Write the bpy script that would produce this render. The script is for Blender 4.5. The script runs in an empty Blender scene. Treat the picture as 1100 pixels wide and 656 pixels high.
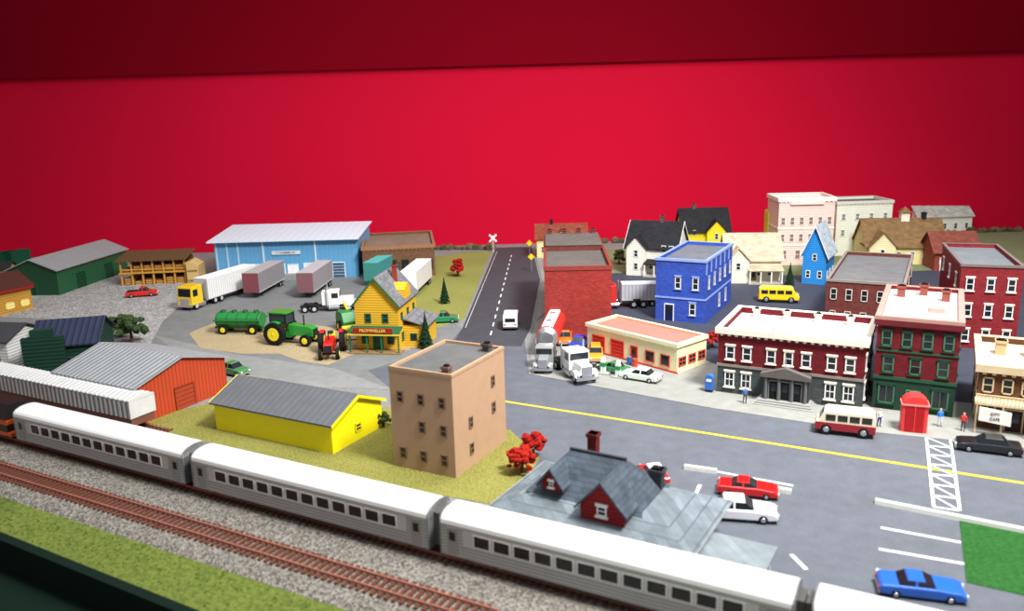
import bpy, bmesh, math, random
from math import sin,cos,pi,radians as rad
from mathutils import Vector, Matrix
random.seed(5)
S=bpy.context.scene
S.view_settings.view_transform='Standard'
COL=S.collection
# ---------------- camera -----------------
CAMH=33.0; FPX=890.0; TH=rad(13.46); RO=rad(1.6)
Fv=Vector((0,cos(TH),-sin(TH))); Uv=Vector((0,sin(TH),cos(TH))); Xv=Vector((1,0,0))
Rv=Xv*cos(RO)-Uv*sin(RO); UPv=Xv*sin(RO)+Uv*cos(RO)
CAM=Vector((0,0,CAMH))
def G(px,py,z=0.0):
    r=Fv+Rv*((px-550)/FPX)-UPv*((py-328)/FPX)
    t=(z-CAMH)/r.z
    return Vector((r.x*t,r.y*t,z))
def PY(P):
    d=P-CAM
    return 328-FPX*d.dot(UPv)/d.dot(Fv)
def PX(P):
    d=P-CAM
    return 550+FPX*d.dot(Rv)/d.dot(Fv)
def HTw(b,ytop):
    lo,hi=0.0,60.0
    for _ in range(40):
        m=(lo+hi)/2
        if PY(Vector((b.x,b.y,m)))>ytop: lo=m
        else: hi=m
    return lo
def HT(px,py,ytop): return HTw(G(px,py),ytop)
def solve(b,dr,H,what,val):
    lo,hi=0.0,60.0
    f=(lambda t: PX(Vector((b.x,b.y,H))+dr*t)-val) if what=='x' else (lambda t: val-PY(Vector((b.x,b.y,H))+dr*t))
    if f(hi)<0: return 10
    for _ in range(40):
        m=(lo+hi)/2
        if f(m)<0: lo=m
        else: hi=m
    return lo
cd=bpy.data.cameras.new('camera'); co=bpy.data.objects.new('camera',cd); COL.objects.link(co)
mw=Matrix.Identity(4)
for i in range(3):
    mw[i][0]=Rv[i]; mw[i][1]=UPv[i]; mw[i][2]=-Fv[i]; mw[i][3]=CAM[i]
co.matrix_world=mw
cd.sensor_width=36; cd.lens=36*FPX/1100; cd.clip_end=2000; cd.clip_start=.5
cd.dof.use_dof=True; cd.dof.focus_distance=115; cd.dof.aperture_fstop=0.08
S.camera=co
E1=-27.8
# ---------------- materials ---------------
def lin(c):
    return tuple(((x/255)/12.92 if x/255<=.04045 else ((x/255+.055)/1.055)**2.4) for x in c)
_mc={}
def mat(col,kind='plain',rough=.7,col2=None,scale=1.0,metal=0.0,bump=.3,var=.14,coat=0.0,spec=None):
    key=(tuple(col),kind,rough,tuple(col2) if col2 else None,scale,metal,bump,var,coat)
    if key in _mc: return _mc[key]
    m=bpy.data.materials.new(kind); m.use_nodes=True
    nt=m.node_tree; N=nt.nodes; L=nt.links
    b=N['Principled BSDF']; b.inputs['Roughness'].default_value=rough; b.inputs['Metallic'].default_value=metal
    if coat: b.inputs['Coat Weight'].default_value=coat
    if spec is not None: b.inputs['Specular IOR Level'].default_value=spec
    elif rough>=.65: b.inputs['Specular IOR Level'].default_value=.2
    c=lin(col); c2=lin(col2) if col2 else tuple(x*.6 for x in c)
    tc=N.new('ShaderNodeTexCoord'); O=tc.outputs['Object']
    def noise(sc,det=3,vec=None):
        n=N.new('ShaderNodeTexNoise'); n.inputs['Scale'].default_value=sc; n.inputs['Detail'].default_value=det
        L.new(vec or O,n.inputs['Vector']); return n
    def math_(op,a,bb=None):
        n=N.new('ShaderNodeMath'); n.operation=op
        for i,v in enumerate((a,bb)):
            if v is None: continue
            if isinstance(v,(int,float)): n.inputs[i].default_value=v
            else: L.new(v,n.inputs[i])
        return n.outputs[0]
    def mix(f,a,bb):
        n=N.new('ShaderNodeMix'); n.data_type='RGBA'
        L.new(f,n.inputs['Factor'])
        for i,v in ((6,a),(7,bb)):
            if isinstance(v,tuple): n.inputs[i].default_value=(*v,1)
            else: L.new(v,n.inputs[i])
        return n.outputs[2]
    def mul(a,f,lo_,hi_):
        mx=N.new('ShaderNodeMix'); mx.data_type='RGBA'; mx.blend_type='MULTIPLY'; mx.inputs[0].default_value=1
        L.new(a,mx.inputs[6]); L.new(mix(f,(lo_,)*3,(hi_,)*3),mx.inputs[7]); return mx.outputs[2]
    def setbump(h,d=.05,st=bump):
        n=N.new('ShaderNodeBump'); n.inputs['Strength'].default_value=st; n.inputs['Distance'].default_value=d
        L.new(h,n.inputs['Height']); L.new(n.outputs[0],b.inputs['Normal'])
    lo=tuple(x*(1-var) for x in c); hi=tuple(min(1,x*(1+var)) for x in c)
    n0=noise(.9*scale,5)
    base=mix(n0.outputs[0],lo,hi)
    sep=N.new('ShaderNodeSeparateXYZ'); L.new(O,sep.inputs[0])
    if kind=='plain': pass
    elif kind in('brick','shingle'):
        cmb=N.new('ShaderNodeCombineXYZ'); L.new(math_('ADD',sep.outputs[0],sep.outputs[1]),cmb.inputs[0]); L.new(sep.outputs[2],cmb.inputs[1])
        br=N.new('ShaderNodeTexBrick'); L.new(cmb.outputs[0],br.inputs['Vector'])
        br.inputs['Scale'].default_value=1.0
        br.inputs['Brick Width'].default_value=(.5 if kind=='brick' else .9)*scale; br.inputs['Row Height'].default_value=(.2 if kind=='brick' else .32)*scale
        br.inputs['Mortar Size'].default_value=.018*scale; br.inputs['Mortar Smooth'].default_value=.3
        br.inputs['Color1'].default_value=(*c,1); br.inputs['Color2'].default_value=(*[x*.68 for x in c],1); br.inputs['Mortar'].default_value=(*c2,1)
        base=mul(br.outputs[0],n0.outputs[0],1-var*(1 if kind=='brick' else 2.5),1+var*(1 if kind=='brick' else 2.5))
        setbump(math_('SUBTRACT',1.0,br.outputs[1]))
    elif kind in('siding','corrx','corry'):
        ax={'siding':2,'corrx':0,'corry':1}[kind]
        fr=math_('FRACT',math_('MULTIPLY',sep.outputs[ax],1.0/scale))
        tri=math_('ABSOLUTE',math_('SUBTRACT',fr,.5))
        ln=math_('GREATER_THAN',tri,.38)
        base=mix(ln,base,c2); setbump(tri,.3*scale,.6 if bump>=.3 else bump)
    elif kind in('grass','gravel','asphalt'):
        n1=noise(7*scale,4); n2=noise(.18*scale,5)
        cr=N.new('ShaderNodeValToRGB'); cr.color_ramp.elements[0].position=.38; cr.color_ramp.elements[1].position=.62
        cr.color_ramp.elements[0].color=(*c2,1); cr.color_ramp.elements[1].color=(*c,1)
        L.new(n1.outputs[0],cr.inputs[0])
        g=mix(n2.outputs[0],tuple(x*(1-var*2) for x in c),tuple(min(1,x*(1+var*2)) for x in c))
        f=N.new('ShaderNodeMix'); f.data_type='RGBA'; f.inputs[0].default_value=.55 if kind!='asphalt' else .22
        L.new(g,f.inputs[6]); L.new(cr.outputs[0],f.inputs[7]); base=f.outputs[2]
        if kind=='asphalt':
            n4=noise(.7,6); base=mul(base,n4.outputs[0],.78,1.2)
        setbump(n1.outputs[0],.25 if kind!='asphalt' else .04,.8 if kind!='asphalt' else .3)
    elif kind=='speck':
        v=N.new('ShaderNodeTexVoronoi'); v.inputs['Scale'].default_value=3.2*scale; L.new(O,v.inputs['Vector'])
        sp=N.new('ShaderNodeSeparateColor'); L.new(v.outputs['Color'],sp.inputs[0])
        base=mix(sp.outputs[0],c2,c); n3=noise(.35,4); base=mul(base,n3.outputs[0],.75,1.2)
        setbump(v.outputs['Distance'],.2,.8)
    elif kind=='leaf':
        n1=noise(4*scale,5); base=mix(n1.outputs[0],c2,c); setbump(n1.outputs[0],.5,1.0)
    elif kind=='cloth':
        cr=N.new('ShaderNodeValToRGB'); cr.color_ramp.interpolation='CONSTANT'
        e=cr.color_ramp.elements; e[0].position=0; e[0].color=(.02,.02,.02,1); e[1].position=.06; e[1].color=(*c2,1)
        for p,q in ((.52,c),(.83,lin((225,175,140))),(.95,lin((60,40,25)))):
            k=e.new(p); k.color=(*q,1)
        L.new(math_('MULTIPLY',sep.outputs[2],1/1.85),cr.inputs[0]); base=cr.outputs[0]
    L.new(base,b.inputs['Base Color'])
    _mc[key]=m; return m
def glass(col=(28,34,40)): return mat(col,'plain',rough=.15,var=.3)
def paint(col): return mat(col,'plain',rough=.3,var=.04,coat=.5)
WHITE=mat((240,240,236)); BLACK=mat((22,22,24)); TIRE=mat((25,25,27),rough=.8); CHROME=mat((200,200,205),metal=.8,rough=.3)
DGL=glass(); CREAM=mat((232,220,180))
# ---------------- mesh builder --------------
class MB:
    def __init__(s): s.v=[];s.f=[];s.m=[];s.mats=[]
    def mi(s,m):
        if m not in s.mats: s.mats.append(m)
        return s.mats.index(m)
    def add(s,vs,fs,m):
        o=len(s.v); s.v+= [tuple(v) for v in vs]; k=s.mi(m)
        for f in fs: s.f.append([o+i for i in f]); s.m.append(k)
        return s
    def hexa(s,b,t,m): return s.add(list(b)+list(t),[(3,2,1,0),(4,5,6,7),(0,1,5,4),(1,2,6,5),(2,3,7,6),(3,0,4,7)],m)
    def box(s,x0,x1,y0,y1,z0,z1,m):
        return s.hexa([(x0,y0,z0),(x1,y0,z0),(x1,y1,z0),(x0,y1,z0)],[(x0,y0,z1),(x1,y0,z1),(x1,y1,z1),(x0,y1,z1)],m)
    def frus(s,b,t,z0,z1,m):
        return s.hexa([(b[0],b[2],z0),(b[1],b[2],z0),(b[1],b[3],z0),(b[0],b[3],z0)],[(t[0],t[2],z1),(t[1],t[2],z1),(t[1],t[3],z1),(t[0],t[3],z1)],m)
    def prism(s,P,ax,a0,a1,m):
        n=len(P)
        def mk(p,a): return {'x':(a,p[0],p[1]),'y':(p[0],a,p[1]),'z':(p[0],p[1],a)}[ax]
        vs=[mk(p,a0) for p in P]+[mk(p,a1) for p in P]
        fs=[tuple(range(n))[::-1],tuple(range(n,2*n))]+[(i,(i+1)%n,n+(i+1)%n,n+i) for i in range(n)]
        return s.add(vs,fs,m)
    def cyl(s,p0,p1,r0,r1,m,seg=12):
        p0=Vector(p0);p1=Vector(p1);d=(p1-p0).normalized()
        a=d.orthogonal().normalized(); b=d.cross(a)
        vs=[]
        for p,r in((p0,r0),(p1,r1)):
            for i in range(seg):
                t=2*pi*i/seg; vs.append(p+(a*cos(t)+b*sin(t))*max(r,.001))
        fs=[tuple(range(seg))[::-1],tuple(range(seg,2*seg))]+[(i,(i+1)%seg,seg+(i+1)%seg,seg+i) for i in range(seg)]
        return s.add(vs,fs,m)
    def ball(s,c,r,m,jit=0,sq=1,sub=2):
        bm=bmesh.new(); bmesh.ops.create_icosphere(bm,subdivisions=sub,radius=1)
        vs=[]
        for v in bm.verts:
            k=r*(1+random.uniform(-jit,jit)); vs.append((c[0]+v.co.x*k,c[1]+v.co.y*k,c[2]+v.co.z*k*sq))
        s.add(vs,[[v.index for v in f.verts] for f in bm.faces],m); bm.free(); return s
    def mesh(s,name):
        me=bpy.data.meshes.new(name); me.from_pydata(s.v,[],s.f)
        for m in s.mats: me.materials.append(m)
        for p,k in zip(me.polygons,s.m): p.material_index=k
        bm=bmesh.new(); bm.from_mesh(me); bmesh.ops.recalc_face_normals(bm,faces=bm.faces[:]); bm.to_mesh(me); bm.free()
        return me
    def obj(s,name,parent=None,bevel=0,smooth=False,label=None,loc=None,rot=0):
        me=s.mesh(name)
        o=bpy.data.objects.new(name,me); COL.objects.link(o)
        if parent: o.parent=parent
        if loc: o.location=loc
        if rot: o.rotation_euler[2]=rot
        if bevel:
            b=o.modifiers.new('bevel','BEVEL'); b.width=bevel; b.segments=2; b.limit_method='ANGLE'
        if smooth:
            for p in me.polygons: p.use_smooth=True
        if label: o['label']=label
        return o
def inst(me,name,parent,loc,rot=0,scale=None):
    o=bpy.data.objects.new(name,me); COL.objects.link(o); o.parent=parent; o.location=loc; o.rotation_euler[2]=rot
    if scale: o.scale=scale
    return o
def root(name,label,cat,loc,ang=0,group=None):
    o=bpy.data.objects.new(name,None); COL.objects.link(o); o.empty_display_size=.5
    o.location=loc; o.rotation_euler[2]=ang; o['label']=label; o['category']=cat
    if group: o['group']=group
    return o
def tag(o,label,cat,kind=None,group=None):
    o['label']=label; o['category']=cat
    if kind: o['kind']=kind
    if group: o['group']=group
    return o
# ---------------- setting ----------------
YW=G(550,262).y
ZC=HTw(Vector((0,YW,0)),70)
RED=mat((200,12,48),rough=.8,var=.03,scale=.03,spec=.08); RED_SHADE=mat((122,0,20),rough=.8,var=.05,scale=.03,spec=.05)  # second, darker red paints in the light falloff on the upper wall
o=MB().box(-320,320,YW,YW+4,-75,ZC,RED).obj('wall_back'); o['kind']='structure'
o=MB().box(-320,320,YW-1.2,YW+4,ZC,150,RED_SHADE).obj('wall_upper'); o['kind']='structure'
o=MB().box(-324,-320,-150,YW+4,-75,150,RED).obj('wall_left'); o['kind']='structure'
o=MB().box(320,324,-150,YW+4,-75,150,RED).obj('wall_right'); o['kind']='structure'
o=MB().box(-324,324,-150,YW+4,-77,-75,mat((26,22,22),'plain')).obj('floor'); o['kind']='structure'
# table
A=G(0,574); Bq=G(205,656); d=(Bq-A).normalized(); nrm=Vector((d.y,-d.x,0))
if nrm.y>0: nrm=-nrm
P1=A-d*150; P2=A+d*190
GRAV=mat((150,150,148),'gravel',col2=(100,100,100),rough=.9,var=.08)
tb=root('layout_table','large model railway table with dark green edge board','table',(0,0,-1.5))
YT=YW-.1
poly=[(P1.x,P1.y),(P2.x,P2.y),(P2.x,YT),(P1.x,YT)]
MB().prism(poly,'z',0,1.5,GRAV).obj('table_top',tb)
a=P1+nrm*.8; b=P2+nrm*.8
GB=mat((3,26,17),rough=.85)
MB().prism([(P1.x,P1.y),(a.x,a.y),(b.x,b.y),(P2.x,P2.y)],'z',-14,1.8,GB).obj('edge_board',tb,label='dark green painted edge board')
a2=P1+nrm*9; b2=P2+nrm*9
MB().prism([(a.x,a.y),(a2.x,a2.y),(b2.x,b2.y),(b.x,b.y)],'z',-3.0,-1.0,GB).obj('side_ledge',tb,label='dark green painted ledge below the edge')
for k in (.2,.4,.6,.8):
    q=P1.lerp(P2,k)-nrm*6
    MB().box(q.x-1.5,q.x+1.5,q.y-1.5,q.y+1.5,-73.5,0,mat((120,90,60))).obj('leg',tb)
    MB().box(q.x*.6-1.5,q.x*.6+1.5,YW-12,YW-9,-73.5,0,mat((120,90,60))).obj('leg',tb)
def gpoly(name,label,cat,pts,z,m):
    P=[G(*p) for p in pts]
    for p in P: p.y=min(p.y,YT)
    o=MB().prism([(p.x,p.y) for p in P],'z',0,z,m).obj(name)
    return tag(o,label,cat,'stuff')
ASPH=mat((98,102,110),'asphalt',col2=(62,66,74),rough=.7,var=.09)
CONC=mat((148,148,142),'asphalt',col2=(112,112,108),rough=.8,var=.08)
gpoly('gravel_yard','pale grey speckled gravel yard','gravel',
 [(-60,300),(20,310),(140,292),(232,304),(180,345),(160,372),(110,345),(0,340),(-60,350)],.015,mat((190,188,184),'speck',col2=(130,130,128),rough=.95,scale=1.0))
gpoly('asphalt_road','grey asphalt main street and parking area','road',
 [(500,352),(562,352),(568,400),(640,330),(760,420),(1000,452),(1180,478),(1300,620),(1300,740),(1000,668),(700,590),(560,540),(520,470),(430,425),(395,398),(480,372),(497,352)],.03,ASPH)
gpoly('side_road','dark charcoal asphalt side road towards the wall','road',
 [(533,266),(571,265),(580,300),(570,352),(560,372),(485,372),(497,352)],.035,mat((70,72,78),'asphalt',col2=(48,50,54),rough=.7,var=.08))
gpoly('town_pavement','dark asphalt streets between the town buildings','road',
 [(583,285),(700,272),(1150,258),(1350,300),(1300,500),(1120,462),(760,415),(600,345)],.045,mat((66,70,84),'asphalt',col2=(44,46,56),rough=.7,var=.08))
gpoly('grass_lawn','pale green grass under the row of houses','grass',
 [(585,282),(640,268),(900,258),(1100,246),(1400,240),(1400,285),(1060,288),(860,296),(700,292),(600,296)],.06,mat((140,146,104),'grass',col2=(98,106,78),rough=.95))
gpoly('sidewalk','light grey concrete sidewalk in front of shops','sidewalk',
 [(568,402),(575,345),(600,335),(640,345),(770,392),(930,425),(1130,440),(1150,487),(1040,475),(930,464),(760,438)],.10,CONC)
gpoly('sidewalk','grey concrete strip beside the side road','sidewalk',
 [(573,266),(580,266),(592,330),(576,345),(582,300)],.10,CONC)
gpoly('paved_lot','grey concrete truck lot','pavement',
 [(175,345),(225,300),(240,296),(468,292),(455,325),(496,352),(480,372),(395,398),(500,418),(410,415),(250,395),(160,372)],.025,mat((122,124,123),'asphalt',col2=(92,92,94),rough=.8,var=.1))
gpoly('paved_lot','pale concrete slab beside the yellow warehouse','pavement',
 [(165,360),(250,380),(360,396),(420,418),(300,415),(200,385)],.035,mat((138,140,138),'asphalt',col2=(108,108,110),rough=.8,var=.08))
gpoly('dirt_patch','tan dirt field under the tractors','dirt',
 [(203,358),(222,350),(238,344),(280,349),(330,348),(386,356),(390,366),(386,378),(352,392),(322,388),(300,380),(260,380),(215,374)],.05,mat((186,168,132),'gravel',col2=(150,130,98),rough=.95))
gpoly('grass_patch','patchy olive grass beside the side road','grass',
 [(440,330),(452,300),(466,276),(500,271),(528,270),(498,343),(470,352),(452,345)],.05,mat((150,146,80),'grass',col2=(104,120,52),rough=.95,var=.2,scale=.6))
gpoly('dirt_patch','sandy soil around the feed store','dirt',
 [(436,335),(452,350),(440,376),(380,378),(384,356)],.055,mat((172,156,124),'gravel',col2=(134,118,92),rough=.95))
gpoly('grass_strip','olive grass strip around the warehouses','grass',
 [(120,455),(215,436),(240,428),(420,438),(548,462),(580,492),(545,545),(300,500)],.05,mat((146,138,72),'grass',col2=(86,106,40),rough=.95,var=.24,scale=.6))
gpoly('grass_patch','green grass patch at the parking edge','grass',
 [(1030,556),(1110,570),(1300,610),(1300,690),(1100,640),(1038,626)],.08,mat((44,98,42),'grass',col2=(24,64,24),rough=.95,scale=.6,var=.2))
# ---------------- tracks and ballast ----------------
T1=G(220,527); T2=G(480,597); td=(T2-T1); CARL=td.length; td.normalize(); TA=math.atan2(td.y,td.x)
tn=Vector((-td.y,td.x,0))  # away
NT=G(0,510); NT2=G(505,660)
off_near=((NT+NT2)/2-T1).dot(tn)
BAL=mat((160,154,144),'speck',col2=(86,80,74),rough=.95,scale=1.8)
c0=off_near-2.8; c1=3.2
mb=MB(); mb.prism([(c0-.8,0),(c0+.3,.3),(c1-.3,.3),(c1+.8,0)],'x',-90,70,BAL)
o=mb.obj('ballast_bed',loc=(T1.x,T1.y,0),rot=TA); tag(o,'grey stone ballast bed under both tracks','ballast','stuff')
GRN=mat((112,124,54),'grass',col2=(58,78,28),rough=.95,scale=.45,var=.35)
def onl(s,c): 
    p=T1+td*s+tn*c; return (p.x,p.y)
pa=[(A-d*60),(A+d*75)]
poly=[(pa[0].x,pa[0].y),(pa[1].x,pa[1].y),onl((pa[1]-T1).dot(td),c0+.1),onl((pa[0]-T1).dot(td),c0+.1)]
tag(MB().prism(poly,'z',0,.12,GRN).obj('grass_strip'),'mossy green grass along the table edge','grass','stuff')
mb=MB()
GR2=mat((120,130,60),'leaf',col2=(64,84,32),rough=.95)
for k in range(900):
    s=random.uniform(-40,30)
    e_=A+d*((T1+td*s-A).dot(d)); cmin=(e_-T1).dot(tn)+.4; c_=random.uniform(cmin,c0+.3)
    p=onl(s,c_); h=random.uniform(.05,.14)
    for j in range(3):
        t=random.uniform(0,2*pi); mb.add([(p[0]+.1*cos(t),p[1]+.1*sin(t),.1),(p[0]-.1*cos(t),p[1]-.1*sin(t),.1),(p[0]+.08*cos(t+1),p[1]+.08*sin(t+1),.1+h)],[(0,1,2)],GR2)
tag(mb.obj('grass_tufts'),'rough green grass tufts beside the track','grass','stuff')
TIE=mat((100,60,46),rough=.9,var=.3); RAIL=mat((170,108,90),metal=.2,rough=.5)
def track(label,c,x0,x1,z,many):
    r=root('railway_track',label,'track',(T1.x,T1.y,0),TA)
    for s in(-.72,.72):
        MB().prism([(c+s-.07,z+.17),(c+s-.03,z+.21),(c+s-.03,z+.3),(c+s-.06,z+.36),(c+s+.06,z+.36),(c+s+.03,z+.3),(c+s+.03,z+.21),(c+s+.07,z+.17)],'x',x0,x1,RAIL).obj('rail',r)
    tm=MB().box(-.13,.13,-1.3,1.3,0,.17,TIE).mesh('sleeper')
    if many:
        n=int((x1-x0)/.62); n=min(n,98)
        for i in range(n): inst(tm,'sleeper',r,(x0+.62*i,c,z+.02))
    else:
        mb=MB(); x=x0
        while x<x1: mb.box(x-.13,x+.13,c-1.3,c+1.3,z+.02,z+.17,TIE); x+=.62
        o=mb.obj('sleeper',r); o['kind']='stuff'
    return r
xs=(G(-40,498)-T1).dot(td)
track('rust-brown railway track with wooden sleepers in ballast',off_near,xs,xs+60.5,.28,True)
track('railway track under the silver passenger train',0,-60,70,.28,False)
# ---------------- passenger train ----------------
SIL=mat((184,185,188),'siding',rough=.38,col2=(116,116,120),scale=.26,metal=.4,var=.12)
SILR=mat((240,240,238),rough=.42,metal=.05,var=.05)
DK=mat((38,38,40),rough=.7)
def wheel(parent,x,y,r,w,rim=CHROME,name='wheel',rr=.55,z=None):
    key=('wheel',r,w,rim,rr)
    if key not in _mc:
        mb=MB(); mb.cyl((0,-w/2,0),(0,w/2,0),r,r,TIRE,18); 
        for sg in(-1,1):
            mb.cyl((0,sg*w/2,0),(0,sg*(w/2+.02),0),r*rr,r*rr*.92,rim,14); mb.cyl((0,sg*(w/2+.02),0),(0,sg*(w/2+.05),0),r*.16,r*.12,rim,8)
        _mc[key]=mb.mesh('wheel')
    return inst(_mc[key],name,parent,(x,y,r if z is None else z))
RW=mat((70,66,62),metal=.5,rough=.5)
def bogie(r,x,z0=.64,n=2):
    mb=MB()
    for s in(-1,1):
        mb.prism([(-1.7,z0+.35),(-1.3,z0+.75),(1.3,z0+.75),(1.7,z0+.35),(1.2,z0+.15),(.5,z0+.3),(-.5,z0+.3),(-1.2,z0+.15)],'y',s*1.05-.09,s*1.05+.09,DK)
    mb.box(-.4,.4,-1.05,1.05,z0+.3,z0+.6,DK)
    b=mb.obj('bogie',r,loc=(x,0,0))
    for dx in((-1.05,1.05) if n==2 else (-1.4,0,1.4)):
        for s in(-1,1): wheel(b,dx,s*.78,.42,.16,RW,z=z0+.42)
    return b
def roofprof(hw,zs,zt,n=8):
    return [(hw*cos(pi*i/n),zs+(zt-zs)*sin(pi*i/n)**.8) for i in range(n+1)]
BANDM=mat((200,201,204),rough=.4,metal=.35,var=.08)
def pcar(i,label,L):
    r=root('passenger_car',label,'train car',(T1+td*(i*CARL)),TA,'silver passenger train cars')
    hw=1.5; b0=.5; b1=L-.5; H=4.5
    MB().prism([(-hw,1.2),(hw,1.2),(hw,3.7),(-hw,3.7)],'x',b0,b1,SIL).obj('body',r)
    for s in(-1,1): MB().box(b0+2,b1-2,s*(hw+.01)-.015,s*(hw+.01)+.015,2.22,3.42,BANDM).obj('window_band',r)
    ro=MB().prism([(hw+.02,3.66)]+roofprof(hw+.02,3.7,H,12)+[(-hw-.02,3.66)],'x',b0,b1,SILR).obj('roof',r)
    for k in range(6):
        xx=b0+ (k+.5)*(b1-b0)/6
        MB().box(xx-.5,xx+.5,-.2,.2,H-.04,H+.05,SILR).obj('roof_vent',ro)
    MB().box(b0+5,b1-5,-1.2,1.2,.85,1.2,DK).obj('underframe_box',r)
    for s,e in((b0,-1),(b1,1)):
        MB().box(min(s,s+e*.45),max(s,s+e*.45),-.75,.75,1.3,3.9,mat((90,88,85),'corrx',scale=.12)).obj('diaphragm',r)
        MB().prism([(-hw-.03,1.2),(hw+.03,1.2),(hw+.03,3.7)]+roofprof(hw+.03,3.7,H+.03,12)[1:-1]+[(-hw-.03,3.7)],'x',min(s,s-e*.12),max(s,s-e*.12),mat((130,130,132),rough=.5)).obj('end_cap',r)
    wm=MB().box(-.62,.62,-.03,.03,0,.85,DGL)
    wm.box(-.7,.7,-.02,.02,-.07,0,SILR).box(-.7,.7,-.02,.02,.85,.92,SILR).box(-.7,-.62,-.035,.02,0,.85,SILR).box(.62,.7,-.035,.02,0,.85,SILR)
    wm=wm.mesh('window')
    n=int((L-5.0)/1.62)
    x=(L-(n-1)*1.62)/2
    for k in range(n):
        for s in(-1,1):
            inst(wm,'window',r,(x+k*1.62,s*(hw+.03),2.4),0 if s<0 else pi)
    dm=MB().box(-.42,.42,-.05,.05,0,2.15,mat((150,150,150),metal=.3,rough=.4)).box(-.25,.25,-.06,.06,1.15,1.85,DGL).mesh('door')
    for xx in(b0+1.1,b1-1.1):
        for s in(-1,1): inst(dm,'door',r,(xx,s*(hw+.01),1.3),0 if s<0 else pi)
    bogie(r,b0+3.2); bogie(r,b1-3.2)
    return r
pcar(-1,'silver streamlined passenger car with fluted sides next to the engine',CARL)
pcar(0,'silver streamlined passenger car with a row of dark windows',CARL)
pcar(1,'silver streamlined passenger car with bright white roof',CARL)
pcar(2,'silver streamlined passenger car passing the parking lot',CARL)
# locomotive
r=root('locomotive','black and orange diesel locomotive coupled to silver cars','locomotive',(T1-td*(CARL+17.2)),TA)
ORG=mat((214,84,24),rough=.4)
MB().box(.4,16.8,-1.5,1.5,1.2,1.6,ORG).obj('frame',r)
MB().prism([(-1.45,1.6),(1.45,1.6),(1.45,3.9),(1,4.5),(-1,4.5),(-1.45,3.9)],'x',1,16.2,mat((34,30,30),rough=.4)).obj('body',r,label='black hood with orange stripe')
MB().box(.95,16.25,-1.47,1.47,2.4,2.9,ORG).obj('stripe',r)
lwm=MB().box(-.5,.5,-.04,.04,0,.6,DGL).mesh('window')
for k in range(4): inst(lwm,'window',r,(3+k*3.4,-1.49,3.1))
for k in range(3): MB().cyl((4+k*4,0,4.45),(4+k*4,0,4.75),.5,.5,DK).obj('roof_fan',r)
bogie(r,3.6,n=3); bogie(r,13.4,n=3)
# freight car on rear siding
BX=G(144,467); bo=(BX-T1).dot(tn)+1.4; bx=(BX-T1).dot(td)
track('siding track under the ribbed boxcar',bo,bx-45,bx+3,.02,False)
r=root('boxcar','long silver-white boxcar with ribbed roof and sides','freight car',(T1+td*(bx-30)+tn*bo-Vector((0,0,.26))),TA)
SV=mat((214,214,212),rough=.5); SVD=mat((136,134,134),rough=.5)
MB().box(0,30,-1.45,1.45,1.2,3.6,mat((120,80,64),rough=.7)).obj('body',r,label='brown end panel and lower side')
mb=MB().box(0,29.9,-1.5,1.5,2.1,3.95,SVD)
for k in range(40): mb.box(.2+k*.76,.5+k*.76,-1.6,1.6,2.1,3.95,SV)
mb.obj('ribbed_side',r)
mb=MB().prism([(-1.6,3.93),(1.6,3.93),(1.6,4.05),(0,4.45),(-1.6,4.05)],'x',-.1,30.1,mat((170,170,170),rough=.5))
for k in range(40): mb.prism([(-1.6,4.0),(1.6,4.0),(1.6,4.15),(0,4.58),(-1.6,4.15)],'x',.2+k*.76,.5+k*.76,SV)
mb.obj('roof',r)
bogie(r,3); bogie(r,27)
# ---------------- building kit ----------------
def fr(p0,p1,ang=None):
    a=G(*p0)
    if ang is None:
        b=G(*p1); v=b-a
        return a,math.atan2(v.y,v.x),v.length
    t=rad(ang); return a,t,solve(a,Vector((cos(t),sin(t),0)),0,'x',p1[0])
def winmesh(w,h,fm,gm,sill,cols,rows):
    key=('win',round(w,2),round(h,2),fm,gm,sill,cols,rows)
    if key in _mc: return _mc[key]
    t=min(.13,w*.13); mb=MB()
    mb.box(-w/2,w/2,-.05,.02,0,h,gm)
    mb.box(-w/2,-w/2+t,-.1,.02,0,h,fm).box(w/2-t,w/2,-.1,.02,0,h,fm).box(-w/2,w/2,-.1,.02,0,t,fm).box(-w/2,w/2,-.1,.02,h-t,h,fm)
    for i in range(1,cols): x=-w/2+w*i/cols; mb.box(x-.03,x+.03,-.085,.02,0,h,fm)
    for i in range(1,rows): z=h*i/rows; mb.box(-w/2,w/2,-.09,.02,z-.035,z+.035,fm)
    if sill: mb.box(-w/2-.12,w/2+.12,-.2,.02,-.14,0,sill).box(-w/2-.1,w/2+.1,-.15,.02,h,h+.2,sill)
    _mc[key]=mb.mesh('window'); return _mc[key]
def place(me,name,r,face,x,z,W,D):
    loc={'F':(x,0,z),'R':(W,x,z),'L':(0,D-x,z),'B':(W-x,D,z)}[face]
    return inst(me,name,r,loc,{'F':0,'R':pi/2,'L':-pi/2,'B':pi}[face])
def doormesh(w,h,fm,dm,glz=True):
    key=('door',round(w,2),round(h,2),fm,dm,glz)
    if key in _mc: return _mc[key]
    mb=MB(); mb.box(-w/2,w/2,-.08,.02,0,h,dm)
    mb.box(-w/2-.12,-w/2,-.13,.02,0,h+.12,fm).box(w/2,w/2+.12,-.13,.02,0,h+.12,fm).box(-w/2,w/2,-.13,.02,h,h+.14,fm)
    if glz: mb.box(-w*.3,w*.3,-.1,0,h*.45,h*.88,DGL)
    else:
        for k in range(1,5): mb.box(-w/2,w/2,-.1,0,h*k/5-.03,h*k/5+.03,fm)
    _mc[key]=mb.mesh('door'); return _mc[key]
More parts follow.
